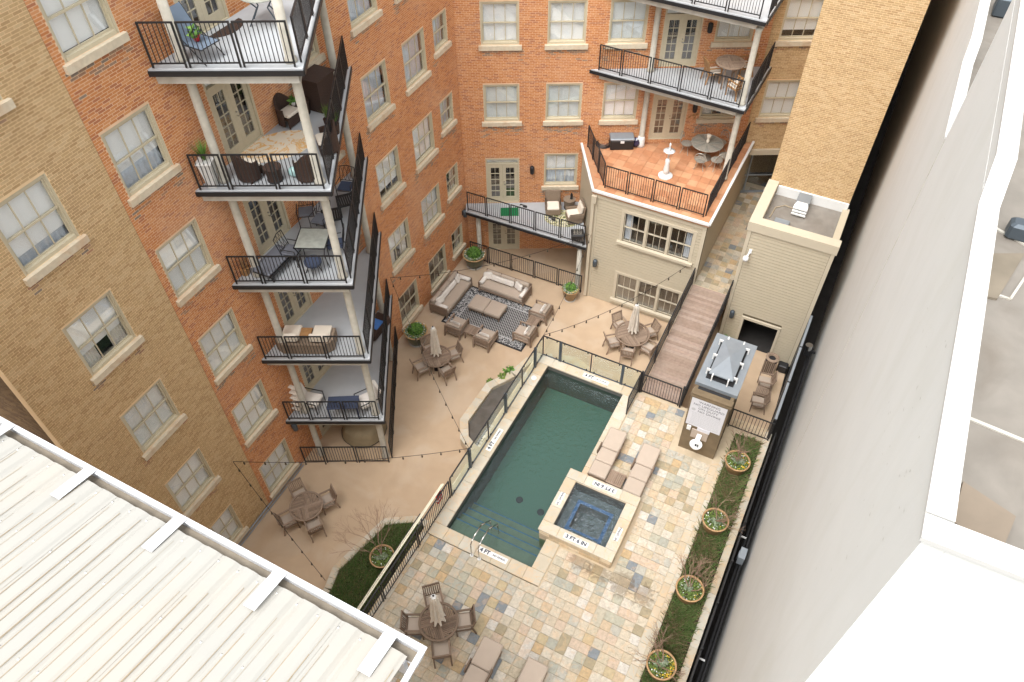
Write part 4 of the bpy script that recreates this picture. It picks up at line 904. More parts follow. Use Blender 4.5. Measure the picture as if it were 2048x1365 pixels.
while xx>-16:
    part('gutter_strap',MB().bar((xx,ey+.17,ez+.045),(xx,ey-.42,ez+.05+.42*slope+.01),.17,.008),M['gutter'],MR); xx-=1.66
part('fascia',MB().box(-16,sx1+.0,ey-.09,ey-.03,ez-.4,ez-.03),M['gutter'],MR)
part('wall',MB().box(-16,sx1-.3,ey-6,ey-.5,-.9,ez-.2),M['mortar_t'],MR)
# ---------------------------------------------------------------- planter with grasses and pots on the deck
PT=thing('deck_planter','long raised planter bed with ornamental grass along the right edge of the deck','planter',FB@T(.2,-1,2)@T(-.2,1,-2))
part('soil',MB().box(-.30,.66,-1.4,17.9,1.976,2.02),M['soil'],PT)
for xa,xb in ((-.46,-.30),(.66,.90)):
    y=-1.4
    while y<16.4 if xb<0 else y<18.1:
        L=.31 if xb<0 else .62; part('edge_stone',MB().bev(xa,xb,y,y+L-.006,1.978,2.045+rnd.random()*.004,.006),M['coping'],PT); y+=L
def grass(name,pts,parent,h=.3,m=I4,mt='grass',w=.012,lean=.6,seed=1):
    r=random.Random(seed); mb=MB()
    for x,y,z in pts:
        a=r.random()*6.283; l=lean*h*r.random(); hh=h*(.5+.6*r.random()); dx,dy=math.cos(a),math.sin(a)
        mb.add([(x-dy*w,y+dx*w,z),(x+dy*w,y-dx*w,z),(x+dx*l*.5,y+dy*l*.5,z+hh*.7),(x+dx*l,y+dy*l,z+hh)],[(0,1,2),(1,3,2)])
    part(name,mb,M[mt],parent,m,kind='stuff')
r=random.Random(4); pts=[]
for _ in range(24000):
    y=r.uniform(4,17.8); x=r.gauss(.15,.27)
    if -.28<x<.64: pts.append((x,y,2.02))
grass('ornamental_grass',pts,PT,.27,seed=2,w=.009,lean=.9)
M['dry']=mat('dry_grass_blades',[(.30,.22,.12),(.24,.17,.09),(.36,.28,.16),(.20,.18,.08)],.8,na=0)
r2=random.Random(41); grass('dry_grass',[(p[0],p[1],p[2]) for p in pts if math.sin(p[1]*2.1+3*p[0])>-.1 and r2.random()<.35],PT,.32,seed=6,w=.007,lean=.9,mt='dry')
def foliage(mb,c,rad,n,s,seed,flat=.7):
    r=random.Random(seed)
    for _ in range(n):
        d=Vector((r.gauss(0,1),r.gauss(0,1),abs(r.gauss(0,1))*flat)); d.normalize(); p=Vector(c)+Vector((d.x*rad,d.y*rad,d.z*rad*flat))*(.35+.65*r.random()**.5)
        a=Vector((r.gauss(0,1),r.gauss(0,1),r.gauss(0,.5))).normalized(); b=a.cross(d if abs(a.dot(d))<.95 else Vector((0,0,1))).normalized(); q=s*(.6+.8*r.random())
        mb.add([p-a*q,p+b*q*.45,p+a*q,p-b*q*.45],[(0,1,2,3)])
    return mb
def shrub_branches(seed,h=2.1,spread=.62):
    r=random.Random(seed); mb=MB()
    def grow(p,d,L,rad,lv):
        q=p+d*L; mb.cyl(p,q,rad,rad*.7,4,False)
        if lv==0: return
        for _ in range(r.choice((2,2,3)) if lv>1 else 2):
            nd=(d+Vector((r.uniform(-1,1),r.uniform(-1,1),r.uniform(-.35,.6)))*spread).normalized(); grow(q,nd,L*r.uniform(.62,.85),rad*.66,lv-1)
    for _ in range(4): grow(Vector((r.uniform(-.05,.05),r.uniform(-.05,.05),0)),Vector((r.uniform(-.7,.7),r.uniform(-.7,.7),1)).normalized(),h*.2,.02,5)
    return mb
def shrub_pot(m,label,seed,yel,group,rad=.42,hgt=.62,lean=0.0,pot='potbrown'):
    o=thing('potted_shrub',label,'potted shrub',m,group)
    part('pot',MB().lathe([(rad*.6,0),(rad*.86,hgt*.45),(rad*.97,hgt*.85),(rad,hgt),(rad*.93,hgt),(rad*.9,hgt-.08)],28,cap=False),M[pot],o,smooth=True)
    part('rim',MB().lathe([(rad*.97,hgt-.04),(rad*1.04,hgt-.02),(rad*1.04,hgt+.015),(rad*.93,hgt+.015),(rad*.92,hgt-.05)],28,cap=False),M['rim'],o,smooth=True)
    part('soil',MB().lathe([(.01,hgt-.05),(rad*.91,hgt-.06)],24),M['soil'],o)
    r=random.Random(seed); mb=MB()
    for _ in range(900):
        a=r.random()*6.283; q=rad*.88*math.sqrt(r.random()); foliage(mb,(q*math.cos(a),q*math.sin(a),hgt-.04),.03,1,.035,r.random())
    part('ground_cover',mb,M['lime'],o,kind='stuff')
    mb=MB()
    for _ in range(7): a=r.random()*6.283; q=rad*.45*r.random(); foliage(mb,(q*math.cos(a),q*math.sin(a),hgt),.09,26,.05,r.random())
    part('sage_leaves',mb,M['sage'],o,kind='stuff')
    for mt,nn in (('yel',yel),('wht',25)):
        mb=MB()
        for _ in range(nn): a=r.gauss(-.3,.9) if mt=='yel' else r.random()*6.28; q=rad*(.55+.35*r.random()); foliage(mb,(q*math.cos(a),q*math.sin(a),hgt+.01),.02,2,.024,r.random())
        part('flowers',mb,M[mt],o,kind='stuff')
    part('branches',shrub_branches(seed,2.1 if not lean else 3.0),M['twig'],o,T(0,0,hgt-.06)@RZ(R(-15))@Matrix.Rotation(-lean,4,'Y'),kind='stuff')
for y,lab,yel in ((16.31,'potted bare shrub with yellow flowers nearest the equipment tower in the deck planter',25),(13.77,'second potted bare shrub from the equipment tower in the deck planter, green underplanting',4),(11.16,'third potted bare shrub from the equipment tower in the deck planter, sage centre',6),(8.62,'potted bare shrub with many yellow flowers at the bottom end of the deck planter',70)):
    shrub_pot(FB@T(.1,y,2.03),lab,int(y*10),yel,'potted shrubs in the deck planter')
shrub_pot(FB@T(-9.68,8.46,.25),'potted bare shrub standing in the lower grass bed beside the deck fence',77,0,'potted shrubs',.42,.4,.5)
# lower bed
bed=[(-9.05,10.50),(-9.62,10.44),(-10.58,9.84),(-11.11,7.46),(-10.92,6.73),(-10.9,3),(-8.75,3)]
BD_=thing('grass_bed','stone edged grass bed on the lower patio beside the deck fence','garden bed',FB@T(-10,8,0)@T(10,-8,0))
part('soil',MB().prism([(-8.47,10.3)]+[(a+.15,b-.12) for a,b in bed[1:5]]+[(-10.8,3),(-8.47,3)],.0,.26),mat('bed_soil',(.075,.085,.035),.95,ns=9,na=.25),BD_)
ed=[(-8.47,10.56)]+bed[1:6]
for (ax,ay),(bx,by) in zip(ed,ed[1:]):
    L=math.hypot(bx-ax,by-ay); n=max(1,round(L/.5)); an=math.atan2(by-ay,bx-ax)
    for i in range(n): part('edge_stone',MB().bev(0,L/n-.006,-.0,.26,0,.32+rnd.random()*.004,.008),M['coping'],BD_,T(ax,ay)@RZ(an)@T(i*L/n,0,0))
r=random.Random(9); pts=[]; inn=[(-8.5,10.2),(-9.55,10.15),(-10.38,9.68),(-10.85,7.45),(-10.66,6.8),(-10.6,4),(-8.5,4)]
while len(pts)<20000:
    x=r.uniform(-10.9,-8.5); y=r.uniform(4,10.2)
    if inpoly(x,y,inn): pts.append((x,y,.25))
grass('lawn_grass',pts,BD_,.2,seed=5,w=.009,lean=1.0)
mb=MB(); r=random.Random(12)
for _ in range(220): foliage(mb,(r.uniform(-8.75,-8.5),r.uniform(4,10.2),.3),.12,3,.04,r.random())
part('edge_plants',mb,M['sage'],BD_,kind='stuff')
# ---------------------------------------------------------------- water basins round the deck foot
BS=thing('fountain_basin','low angular stone rimmed water basin between the patio and the pool wall','basin',FB@T(-9.5,16,0)@T(9.5,-16,0))
out=[(-8.47,13.35),(-9.45,13.83),(-9.79,14.01),(-10.26,14.8),(-10.20,16.9),(-9.60,17.92),(-9.35,18.9),(-8.47,19.6)]
for (ax,ay),(bx,by) in zip(out,out[1:]):
    L=math.hypot(bx-ax,by-ay); n=max(1,round(L/.42)); an=math.atan2(by-ay,bx-ax)
    for i in range(n): part('rim_stone',MB().bev(0,L/n-.006,-.34,0,0,.48+rnd.random()*.004,.008),M['coping'],BS,T(ax,ay)@RZ(an)@T(i*L/n,0,0))
part('basin_floor',MB().prism([(-8.47,13.6),(-9.5,14.1),(-10.0,14.9),(-9.95,16.8),(-9.3,17.9),(-8.47,18.3)],.0,.05),M['poolwall'],BS)
part('water',MB().prism([(-8.47,13.7),(-9.4,14.1),(-9.95,14.9),(-9.9,16.8),(-9.3,17.8),(-8.47,18.1)],.30,.305),mat('basin_water',(.10,.095,.085),.08,ns=3,na=.2,bump=.5,bs=6,spec=.6),BS)
BN=thing('spill_basin','small stone edged pond behind the north glass fence of the pool','basin',FB@T(-6.6,18.7,0)@T(6.6,-18.7,0))
part('rim',MB().prism([(-7.9,18.22),(-7.75,19.15),(-7.2,19.3),(-5.75,18.75),(-5.6,18.22)],0,1.2),M['coping'],BN); part('water',MB().prism([(-7.5,18.22),(-7.0,18.85),(-5.95,18.22)],1.201,1.21),M['poolwall'],BN)
# stone at north-east under the railing
solo('stone_step_block',MB().box(-.6,.76,18.22,18.9,0,1.6),M['veneer'],'rough stone block with water stain behind the planter end railing','stone block',FB)
# ---------------------------------------------------------------- patio planters
def flower_pot(m,label,rad,hgt,pot,seed,big=True,yel=30):
    o=thing('flower_planter',label,'planter',m,'large glazed planters on the patio')
    part('pot',MB().lathe([(rad*.55,0),(rad*.8,hgt*.35),(rad*.97,hgt*.8),(rad,hgt),(rad*.92,hgt),(rad*.9,hgt-.08)],32,cap=False),M[pot],o,smooth=True)
    part('rim',MB().lathe([(rad*.96,hgt-.05),(rad*1.05,hgt-.03),(rad*1.05,hgt+.01),(rad*.92,hgt+.01),(rad*.9,hgt-.05)],32,cap=False),M['rim'],o,smooth=True)
    part('soil',MB().lathe([(.01,hgt-.06),(rad*.92,hgt-.07)],24),M['soil'],o)
    part('saucer',MB().lathe([(rad*.62,0),(rad*.72,.02),(rad*.74,.04),(rad*.6,.04)],24),M['concrete'],o)
    mb=MB(); foliage(mb,(0,.03,hgt+.05),rad*.62,1000,.05,seed,1.0); foliage(mb,(0,0,hgt-.02),rad*.85,500,.045,seed+1,.35); part('foliage',mb,M['leaf'],o,kind='stuff')
    mb=MB(); r=random.Random(seed)
    for _ in range(70): a=r.random()*6.28; foliage(mb,(rad*.8*math.cos(a),rad*.8*math.sin(a),hgt+.02),.08,6,.045,r.random())
    part('trailing_leaves',mb,M['sage'],o,kind='stuff')
    for mt,n in (('yel',yel),('wht',45)):
        mb=MB()
        for _ in range(n): a=r.random()*6.28; q=rad*(.7+.28*r.random()); foliage(mb,(q*math.cos(a),q*math.sin(a),hgt+.05),.03,2,.026,r.random())
        part('flowers',mb,M[mt],o,kind='stuff')
x,y=(-1.756, 27.432); flower_pot(T(x,y),'large green glazed planter with white flowers in the brick corner by the picket fence',.53,.72,'potgreen',3,yel=10)
x,y=(2.720, 25.036); flower_pot(T(x,y),'ochre glazed planter with yellow flowers beside the beige annex',.38,.66,'potbrown',8)
x,y=(-4.194, 22.494); flower_pot(T(x,y),'large green glazed planter with yellow and white flowers beside the umbrella table under the balconies',.51,.72,'potgreen',14,yel=30)
def small_plant(m,label,rad,hgt,leafm,n,seed,potr=.16,poth=.3,pot='navypot'):
    o=thing('potted_plant',label,'potted plant',m,'small potted plants')
    if potr: part('pot',MB().lathe([(potr*.6,0),(potr,poth*.9),(potr*1.05,poth),(potr*.9,poth),(.01,poth-.03)],16),M[pot],o,smooth=True)
    part('leaves',foliage(MB(),(0,0,poth),rad,n,.09,seed,1.2),M[leafm],o,kind='stuff')
for (q,lab,rd,lm,sd) in (((-0.145, 20.414),'small potted plant with bronze tipped leaves at the tip of the fountain basin',.26,'leaf',1),((-0.400, 20.081),'grey bowl of bright green leaves on the patio beside the fountain basin',.24,'lime',2),((-0.926, 19.890),'tiny tuft of green leaves at the outer rim of the fountain basin',.14,'lime',3),((9.175, 21.802),'leafy green potted plant between bridge and dark doorway',.36,'leaf',4)):
    small_plant(T(*q),lab,rd,.3,lm,90 if sd<4 else 220,sd)
# ---------------------------------------------------------------- lounge set
rg=thing('outdoor_rug','black and grey patterned outdoor rug under the lounge set','rug',FB@T(-11.9,20.78,.0))
part('field',MB().box(-1.45,1.45,-.86,.86,.008,.014),rugmat('rug_lattice','lattice'),rg)
RS=rugmat('rug_scroll','scroll'); part('border',MB().box(-1.95,1.95,-1.25,-.92,.008,.014).box(-1.95,1.95,.92,1.25,.008,.014).box(-1.95,-1.5,-.92,.92,.008,.014).box(1.5,1.95,-.92,.92,.008,.014),RS,rg)
part('edge_band',MB().box(-2.04,2.04,-1.34,1.34,.002,.0075),M['membrane'],rg)
part('inner_stripe',MB().box(-1.5,1.5,-.92,-.86,.008,.014).box(-1.5,1.5,.86,.92,.008,.014).box(-1.5,-1.45,-.86,.86,.008,.014).box(1.45,1.5,-.86,.86,.008,.014),mat('rug_stripe',(.40,.40,.40),.95),rg)
def sofa(m,L,label):
    o=thing('sofa',label,'sofa',m,'teak framed outdoor sofas')
    D=.92; fr=MB().box(-L/2,L/2,-D/2,D/2,.16,.25).box(-L/2,-L/2+.06,-D/2,D/2,.25,.60).box(L/2-.06,L/2,-D/2,D/2,.25,.60).box(-L/2,L/2,D/2-.05,D/2,.25,.72)
    part('frame',fr,M['teak'],o)
    for x in (-L/2+.04,L/2-.04):
        for y in (-D/2+.05,D/2-.05): part('leg',MB().box(x-.035,x+.035,y-.035,y+.035,0,.16),M['teak'],o)
    part('seat_cushion',MB().bev(-L/2+.07,L/2-.07,-D/2,D/2-.2,.25,.45,.04),M['cushion'],o)
    for i in range(3): w=(L-.14)/3; part('back_cushion',MB().bev(-L/2+.07+i*w,-L/2+.07+(i+1)*w-.01,D/2-.25,D/2-.06,.45,.80,.05),M['cushion'],o)
    for sx in (-1,1): part('bolster',MB().cyl((sx*(L/2-.14),-D/2+.04,.56),(sx*(L/2-.14),D/2-.28,.56),.10,.10,12),M['pillow'],o,smooth=True)
sofa(FB@T(-12.2,22.38),2.35,'long sofa on the far side of the patterned rug in front of the picket fence')
sofa(FB@T(-14.22,20.88)@RZ(R(90)),2.35,'long sofa along the brick wall at the left edge of the patterned rug')
def pillow(m,lab,w=.45,h=.4): solo('throw_pillow',MB().bev(-w/2,w/2,-.07,.07,-h/2,h/2,.055),M['pillow'],lab,'pillow',m,'white throw pillows')
TX=lambda a: Matrix.Rotation(a,4,'X')
for x,w,lab,tz in ((-1.02,.42,'square white pillow in the left corner of the sofa in front of the picket fence',.5),(-.5,.62,'left lumbar pillow at the middle of the sofa in front of the picket fence',0),(.12,.62,'right lumbar pillow at the middle of the sofa in front of the picket fence',0),(.72,.46,'square white pillow at the right end of the sofa in front of the picket fence',-.5)):
    pillow(FB@T(-12.2+x*.92,22.38+.10,.64)@RZ(tz*.9)@TX(-.35),lab,w,.36 if w<.6 else .28)
for y,w,lab,tz in ((.85,.42,'square white pillow at the far end of the sofa along the brick wall',.5),(.3,.62,'far lumbar pillow on the sofa along the brick wall',0),(-.3,.62,'near lumbar pillow on the sofa along the brick wall',0),(-.82,.42,'square white pillow at the near end of the sofa along the brick wall',-.5)):
    pillow(FB@T(-14.22-.10,20.88+y*.95,.64)@RZ(R(90)+tz*.6)@TX(-.35),lab,w,.36 if w<.6 else .28)
for x,lab in ((-12.75,'left taupe cushioned ottoman at the centre of the patterned rug'),(-11.93,'right taupe cushioned ottoman at the centre of the patterned rug')):
    o=thing('ottoman',lab,'ottoman',FB@T(x,20.94),'cushioned ottomans'); part('frame',MB().box(-.36,.36,-.36,.36,.14,.26).box(-.36,-.31,-.36,-.31,0,.14).box(.31,.36,-.36,-.31,0,.14).box(-.36,-.31,.31,.36,0,.14).box(.31,.36,.31,.36,0,.14),M['teak'],o); part('cushion',MB().bev(-.4,.4,-.43,.43,.26,.44,.04),M['cushion'],o)
def armchair(m,lab):
    o=thing('armchair',lab,'armchair',m,'teak armchairs around the rug'); W=.80;D=.86
    part('seat_frame',MB().box(-W/2,W/2,-D/2,D/2,.2,.27),M['teak'],o)
    for x in (-W/2,W/2-.06):
        part('armrest',MB().box(x,x+.06,-D/2,D/2,.56,.60),M['teak'],o)
        part('leg',MB().box(x,x+.06,-D/2,-D/2+.06,0,.56),M['teak'],o); part('leg',MB().add([(x,D/2-.10,.56),(x+.06,D/2-.10,.56),(x+.06,D/2-.02,.56),(x,D/2-.02,.56),(x,D/2,.0),(x+.06,D/2,0),(x+.06,D/2+.07,0),(x,D/2+.07,0)],[(0,1,2,3),(7,6,5,4),(0,4,5,1),(1,5,6,2),(2,6,7,3),(3,7,4,0)]),M['teak'],o)
    for i in range(4): part('back_slat',MB().box(-W/2+.06,W/2-.06,D/2-.06+.012*i,D/2-.03+.012*i,.30+.1*i,.36+.1*i),M['teak'],o)
    part('seat_cushion',MB().bev(-W/2+.07,W/2-.07,-D/2-.01,D/2-.12,.27,.44,.04),M['cushion'],o); part('back_cushion',MB().bev(-W/2+.08,W/2-.08,D/2-.24,D/2-.07,.44,.74,.05),M['cushion'],o)
    return o
AC=[((-10.03,21.74),-90,'armchair at the right of the rug nearest the ochre planter'),((-10.07,20.22),-90,'armchair at the right of the rug nearest the pool corner'),((-12.98,19.27),180,'armchair on the near side of the rug next to the sofa along the brick wall'),((-11.5,19.22),180,'armchair on the near side of the rug right of the slatted side table')]
for (x,y),a,lab in AC:
    armchair(FB@T(x,y)@RZ(R(a)),lab)
    pillow(FB@T(x,y)@RZ(R(a))@T(0,.10,.58)@TX(-.3),'white lumbar pillow in the '+lab.replace(' of the rug','').replace(' of the slatted side table','').replace(' next to the sofa along the brick wall',' by the brick wall sofa'),.5,.26)
def slat_table(m,lab,w=.5,h=.45,n=6,mt='teak',name='side_table'):
    o=thing(name,lab,'side table',m,'slatted side tables')
    part('frame',MB().box(-w/2,w/2,-w/2,-w/2+.05,h-.06,h).box(-w/2,w/2,w/2-.05,w/2,h-.06,h).box(-w/2,-w/2+.05,-w/2+.05,w/2-.05,h-.06,h).box(w/2-.05,w/2,-w/2+.05,w/2-.05,h-.06,h),M[mt],o)
    st=(w-.1)/n
    for i in range(n): part('slat',MB().box(-w/2+.05+i*st+.008,-w/2+.05+(i+1)*st-.004,-w/2+.05,w/2-.05,h-.03,h-.005),M[mt],o)
    for x in (-w/2,w/2-.05):
        for y in (-w/2,w/2-.05): part('leg',MB().box(x,x+.05,y,y+.05,0,h-.06),M[mt],o)
slat_table(FB@T(-12.23,19.28),'slatted teak side table between the two near armchairs of the rug'); slat_table(FB@T(-10.05,20.98),'slatted teak side table between the two right armchairs of the rug')
# ---------------------------------------------------------------- dining sets
def dining_chair(m,lab,group,mt='teak',cush='cushion'):
    key=('dc',mt,cush)
    if key in DM: return copy_tree(DM[key],m,lab)
    o=thing('dining_chair',lab,'chair',m,group); W=.54;D=.5
    part('seat_frame',MB().box(-W/2,W/2,-D/2,D/2,.38,.42),M[mt],o)
    part('seat_cushion',MB().bev(-W/2+.03,W/2-.03,-D/2,D/2-.03,.42,.48,.02),M[cush],o)
    for x in (-W/2,W/2-.04):
        part('leg',MB().box(x,x+.04,-D/2,-D/2+.04,0,.64),M[mt],o); part('leg',MB().bar((x+.02,D/2+.10,0),(x+.02,D/2-.01,.5),.04,.045),M[mt],o)
        part('armrest',MB().box(x-.01,x+.05,-D/2-.02,D/2+.04,.64,.67),M[mt],o)
    b=part('backrest',MB().bar((-W/2+.02,D/2-.01,.48),(-W/2+.02,D/2+.12,.92),.04,.04).bar((W/2-.02,D/2-.01,.48),(W/2-.02,D/2+.12,.92),.04,.04).bar((-W/2,D/2+.12,.92),(W/2,D/2+.12,.92),.04,.06).bar((-W/2+.04,D/2,.52),(W/2-.04,D/2,.52),.03,.04),M[mt],o)
    for i in range(7):
        x=-W/2+.08+i*(W-.16)/6; put('back_slat',MB().bar((x,D/2+.005,.54),(x,D/2+.115,.89),.038,.014).mesh('back_slat',M[mt]),b)
    DM[key]=o; return o
def round_table(m,r,lab,mt='teak',h=.74,rot=0):
    o=thing('round_table',lab,'table',m,'round slatted teak tables')
    n=40; ring=MB(); vs=[];
    for i in range(n):
        a=2*math.pi*i/n
        for rr,z in ((r,h-.04),(r,h),(r-.07,h),(r-.07,h-.04)): vs.append((rr*math.cos(a),rr*math.sin(a),z))
    ring.add(vs,[(4*i+j,4*((i+1)%n)+j,4*((i+1)%n)+(j+1)%4,4*i+(j+1)%4) for i in range(n) for j in range(4)]); part('rim',ring,M[mt],o)
    part('cross_rail',MB().box(-r+.06,r-.06,-.03,.03,h-.035,h-.002).box(-.03,.03,-r+.06,-.031,h-.035,h-.002).box(-.03,.03,.031,r-.06,h-.035,h-.002),M[mt],o,RZ(rot))
    w=.052; ri=r-.072
    for q in range(4):
        k=0
        while .036+k*w+w<ri-.02:
            x=.036+k*w; ln=math.sqrt(ri*ri-(x+w)**2)
            if ln>.08: put('slat',MB().box(x,x+w-.012,.034,ln,h-.03,h-.004).mesh('slat',M[mt]),o,RZ(rot+q*math.pi/2))
            k+=1
    for i in range(4): a=rot+R(45+90*i); part('leg',MB().bar((r*.62*math.cos(a),r*.62*math.sin(a),0),(r*.5*math.cos(a),r*.5*math.sin(a),h-.04),.06,.06),M[mt],o)
    return o
def umbrella(m,lab,h=2.5,tilt=0.0):
    o=thing('closed_umbrella',lab,'umbrella',m,'closed cream umbrellas')
    part('pole',MB().cyl((0,0,.02),(0,0,h),.022,.022,10),M['teak'],o); part('base',MB().lathe([(.25,0),(.25,.05),(.06,.08)],20),M['black'],o)
    n=32; vs=[]; pf=[(h-.02,.03),(h-.12,.10),(h-.5,.115),(h-.95,.15),(h-1.3,.16),(h-1.5,.20)]
    for zi,(z,rr) in enumerate(pf):
        for i in range(n):
            a=2*math.pi*i/n; f=1+.33*math.cos(8*a+zi*.5)*(0 if zi==0 else 1); zz=z-(.10*max(0,math.cos(8*a+zi*.5)) if zi==len(pf)-1 else 0); vs.append((rr*f*math.cos(a),rr*f*math.sin(a),zz))
    part('canopy',MB().add(vs,[(k*n+i,k*n+(i+1)%n,(k+1)*n+(i+1)%n,(k+1)*n+i) for k in range(len(pf)-1) for i in range(n)]),M['umb'],o)
    part('top_cap',MB().lathe([(.075,h-.05),(.08,h-.02),(.03,h+.02)],14),M['white'],o); part('finial',MB().lathe([(.025,h+.02),(.03,h+.06),(.01,h+.09)],10),M['black'],o)
def tset(c,z,r,angs,tlab,clab,um=None,mt='teak',dist=.12,ring=None):
    round_table(T(*c,z),r,tlab,mt,rot=R(20))
    for i,a in enumerate(angs):
        d=r+dist; x=c[0]+d*math.cos(R(a)); y=c[1]+d*math.sin(R(a)); dining_chair(T(x,y,z)@RZ(R(a-90)),clab[i],'cushioned teak dining chairs',mt)
    if um: umbrella(T(*c,z),um)
ca=['chair %s of the umbrella table near the brick wall'%s for s in ('at the far left','at the far right','at the near left','at the near right')]
tset((-3.199, 21.016),0,.62,(118,25,-150,-55),'round slatted teak table with a closed umbrella near the brick wall and green planter',ca,'closed cream umbrella in the round table near the green planter and brick wall')
ca=['chair %s of the bare round table at the patio corner'%s for s in ('at the far left side','at the far right side','at the near left side','at the near right side')]
tset((-7.515, 13.959),0,.61,(122,30,-148,-62),'round slatted teak table without umbrella near the foot of the left wing',ca)
ca=['chair at the %s of the large umbrella table beside the bridge'%s for s in ('far left behind the table','left side','right side','near side','near right corner')]
tset((5.214, 22.132),0,.75,(118,195,22,-108,-42),'large round slatted teak table with umbrella between annex and bridge',ca,'closed cream umbrella in the large round table between annex and bridge')
ca=['chair %s of the dining table on the pool deck'%s for s in ('with slatted back at the far side','at the right side','at the left side by the gutter','at the near side')]
tset((-2.303, 8.881),2.0,.60,(105,8,180,-82),'round dark teak table with umbrella on the stone pool deck',ca,'closed cream umbrella seen from above in the dining table on the pool deck',mt='teakdark')
# right lower patio chairs
dining_chair(FB@T(.02,22.2)@RZ(R(-80)),'far cushioned chair on the lower patio in front of the trash bin','chairs on the lower right patio')
dining_chair(FB@T(.05,21.05)@RZ(R(-80)),'near cushioned chair on the lower patio behind the equipment tower','chairs on the lower right patio')
slat_table(FB@T(.05,21.65),'small slatted table between two chairs on the lower right patio',.48,.42)
tb=thing('trash_bin','slatted wooden trash bin with open round top beside the service building','trash bin',FB@T(-.03,23.25))
part('core',MB().box(-.22,.22,-.22,.22,.02,.75),M['membrane'],tb)
for i in range(7):
    x=-.25+i*.072
    for y in (-.25,.235): part('slat',MB().box(x,x+.05,y,y+.015,.0,.78),M['teak'],tb)
    for q in (-.25,.235): part('slat',MB().box(q,q+.015,x,x+.05,0,.78),M['teak'],tb)
part('lid_ring',MB().lathe([(.26,.78),(.28,.84),(.18,.88),(.14,.80)],20,cap=False),M['teak'],tb)
solo('storage_tub',MB().bev(-.2,.2,-.16,.16,0,.42,.04),M['black'],'black lidded tub in the corner by the side fence and service building','tub',FB@T(.48,23.5))
# ---------------------------------------------------------------- chaise longues on the deck
def chaise(m,lab,back=.1):
    o=thing('chaise_lounge',lab,'chaise lounge',m,'taupe cushioned chaise lounges')
    part('frame',MB().box(-.33,.33,0,1.95,.22,.28),M['teak'],o)
    for x in (-.31,.26):
        for y in (.05,1.85): part('leg',MB().box(x,x+.05,y,y+.05,0,.22),M['teak'],o)
    part('foot_cushion',MB().bev(-.32,.32,0,.6,.28,.39,.03),M['cushion'],o); part('seat_cushion',MB().bev(-.32,.32,.62,1.20,.28,.39,.03),M['cushion'],o)
    part('head_cushion',MB().bev(-.33,.33,0,.85,0,.12,.035),M['cushion'],o,T(0,1.22,.30)@Matrix.Rotation(back,4,'X'))
    part('arm',MB().box(-.37,-.33,.9,1.3,.3,.5).box(.33,.37,.9,1.3,.3,.5),M['teakdark'],o)
chaise(FB@T(-4.06,13.72,2.0),'chaise lounge with taupe cushions at the pool edge above the hot tub',.12)
chaise(FB@T(-2.75,13.62,2.0),'chaise lounge with taupe cushions right of the deck side table',.12)
slat_table(FB@T(-3.42,13.94,2.0),'small slatted table between the two chaise lounges above the hot tub',.56,.34,7)
chaise(FB@T(-4.52,5.05,2.0),'chaise lounge at the bottom edge of the photo right of the deck dining table',.12)
chaise(FB@T(-3.08,5.1,2.0),'chaise lounge cut by the bottom edge, the right one of the lower pair',.12)
# ---------------------------------------------------------------- furniture on the left balconies
def wicker_chair(m,lab,mt='wicker',cu='cushionw',W=.66,D=.64):
    o=thing('wicker_armchair',lab,'armchair',m,'wicker armchairs')
    n=14; vs=[]; fs=[]
    for i in range(n+1):
        a=R(-20+220*i/n); x=W/2*math.cos(a); y=D/2*math.sin(a)+.02; t=math.sin(R(max(0,min(180,(-20+220*i/n)))))
        top=.56+.30*max(0,t)**2
        for k,z in ((1.0,.05),(1.0,top),(.86,top),(.86,.3)): vs.append((x*k,y*k,z))
    for i in range(n):
        for j in range(3): fs.append((4*i+j,4*(i+1)+j,4*(i+1)+j+1,4*i+j+1))
    for i in (0,n): fs.append((4*i,4*i+1,4*i+2,4*i+3))
    part('shell',MB().add(vs,fs),M[mt],o); part('front_panel',MB().box(-W/2*.88,W/2*.88,-D*.36,-D*.30,.05,.32).box(-W/2*.8,W/2*.8,-D*.30,D*.34,.24,.32),M[mt],o)
    part('seat_cushion',MB().bev(-W/2*.78,W/2*.78,-D*.36,D*.33,.32,.42,.03),M[cu],o)
    for x,y in ((-.26,-.2),(.26,-.2),(-.24,.22),(.24,.22)): part('leg',MB().cyl((x,y,0),(x,y,.08),.025),M[mt],o)
def metal_chair(m,lab,cush='greyc'):
    o=thing('metal_chair',lab,'chair',m,'black metal patio chairs'); W=.5
    part('frame',MB().tube([(-W/2,-.25,0),(-W/2,-.25,.62),(-W/2,.2,.62)],.014,6).tube([(W/2,-.25,0),(W/2,-.25,.62),(W/2,.2,.62)],.014,6).tube([(-W/2,.3,0),(-W/2,.2,.42),(-W/2,.33,.95)],.014,6).tube([(W/2,.3,0),(W/2,.2,.42),(W/2,.33,.95)],.014,6).tube([(-W/2,-.25,.4),(W/2,-.25,.4)],.014,6),M['black'],o)
    bk=part('backrest',MB().tube([(-W/2,.33,.95),(0,.34,1.0),(W/2,.33,.95)],.014,6).tube([(-W/2,.22,.5),(W/2,.22,.5)],.012,6),M['black'],o)
    for a in (-1,-.33,.33): put('back_bar',MB().tube([(a*.2,.22,.5),((a+.6)*.2,.33,.96)],.008,5).tube([((a+.6)*.2,.22,.5),(a*.2,.33,.96)],.008,5).mesh('back_bar',M['black']),bk)
    part('seat_cushion',MB().bev(-W/2+.02,W/2-.02,-.25,.22,.41,.47,.02),M[cush],o)
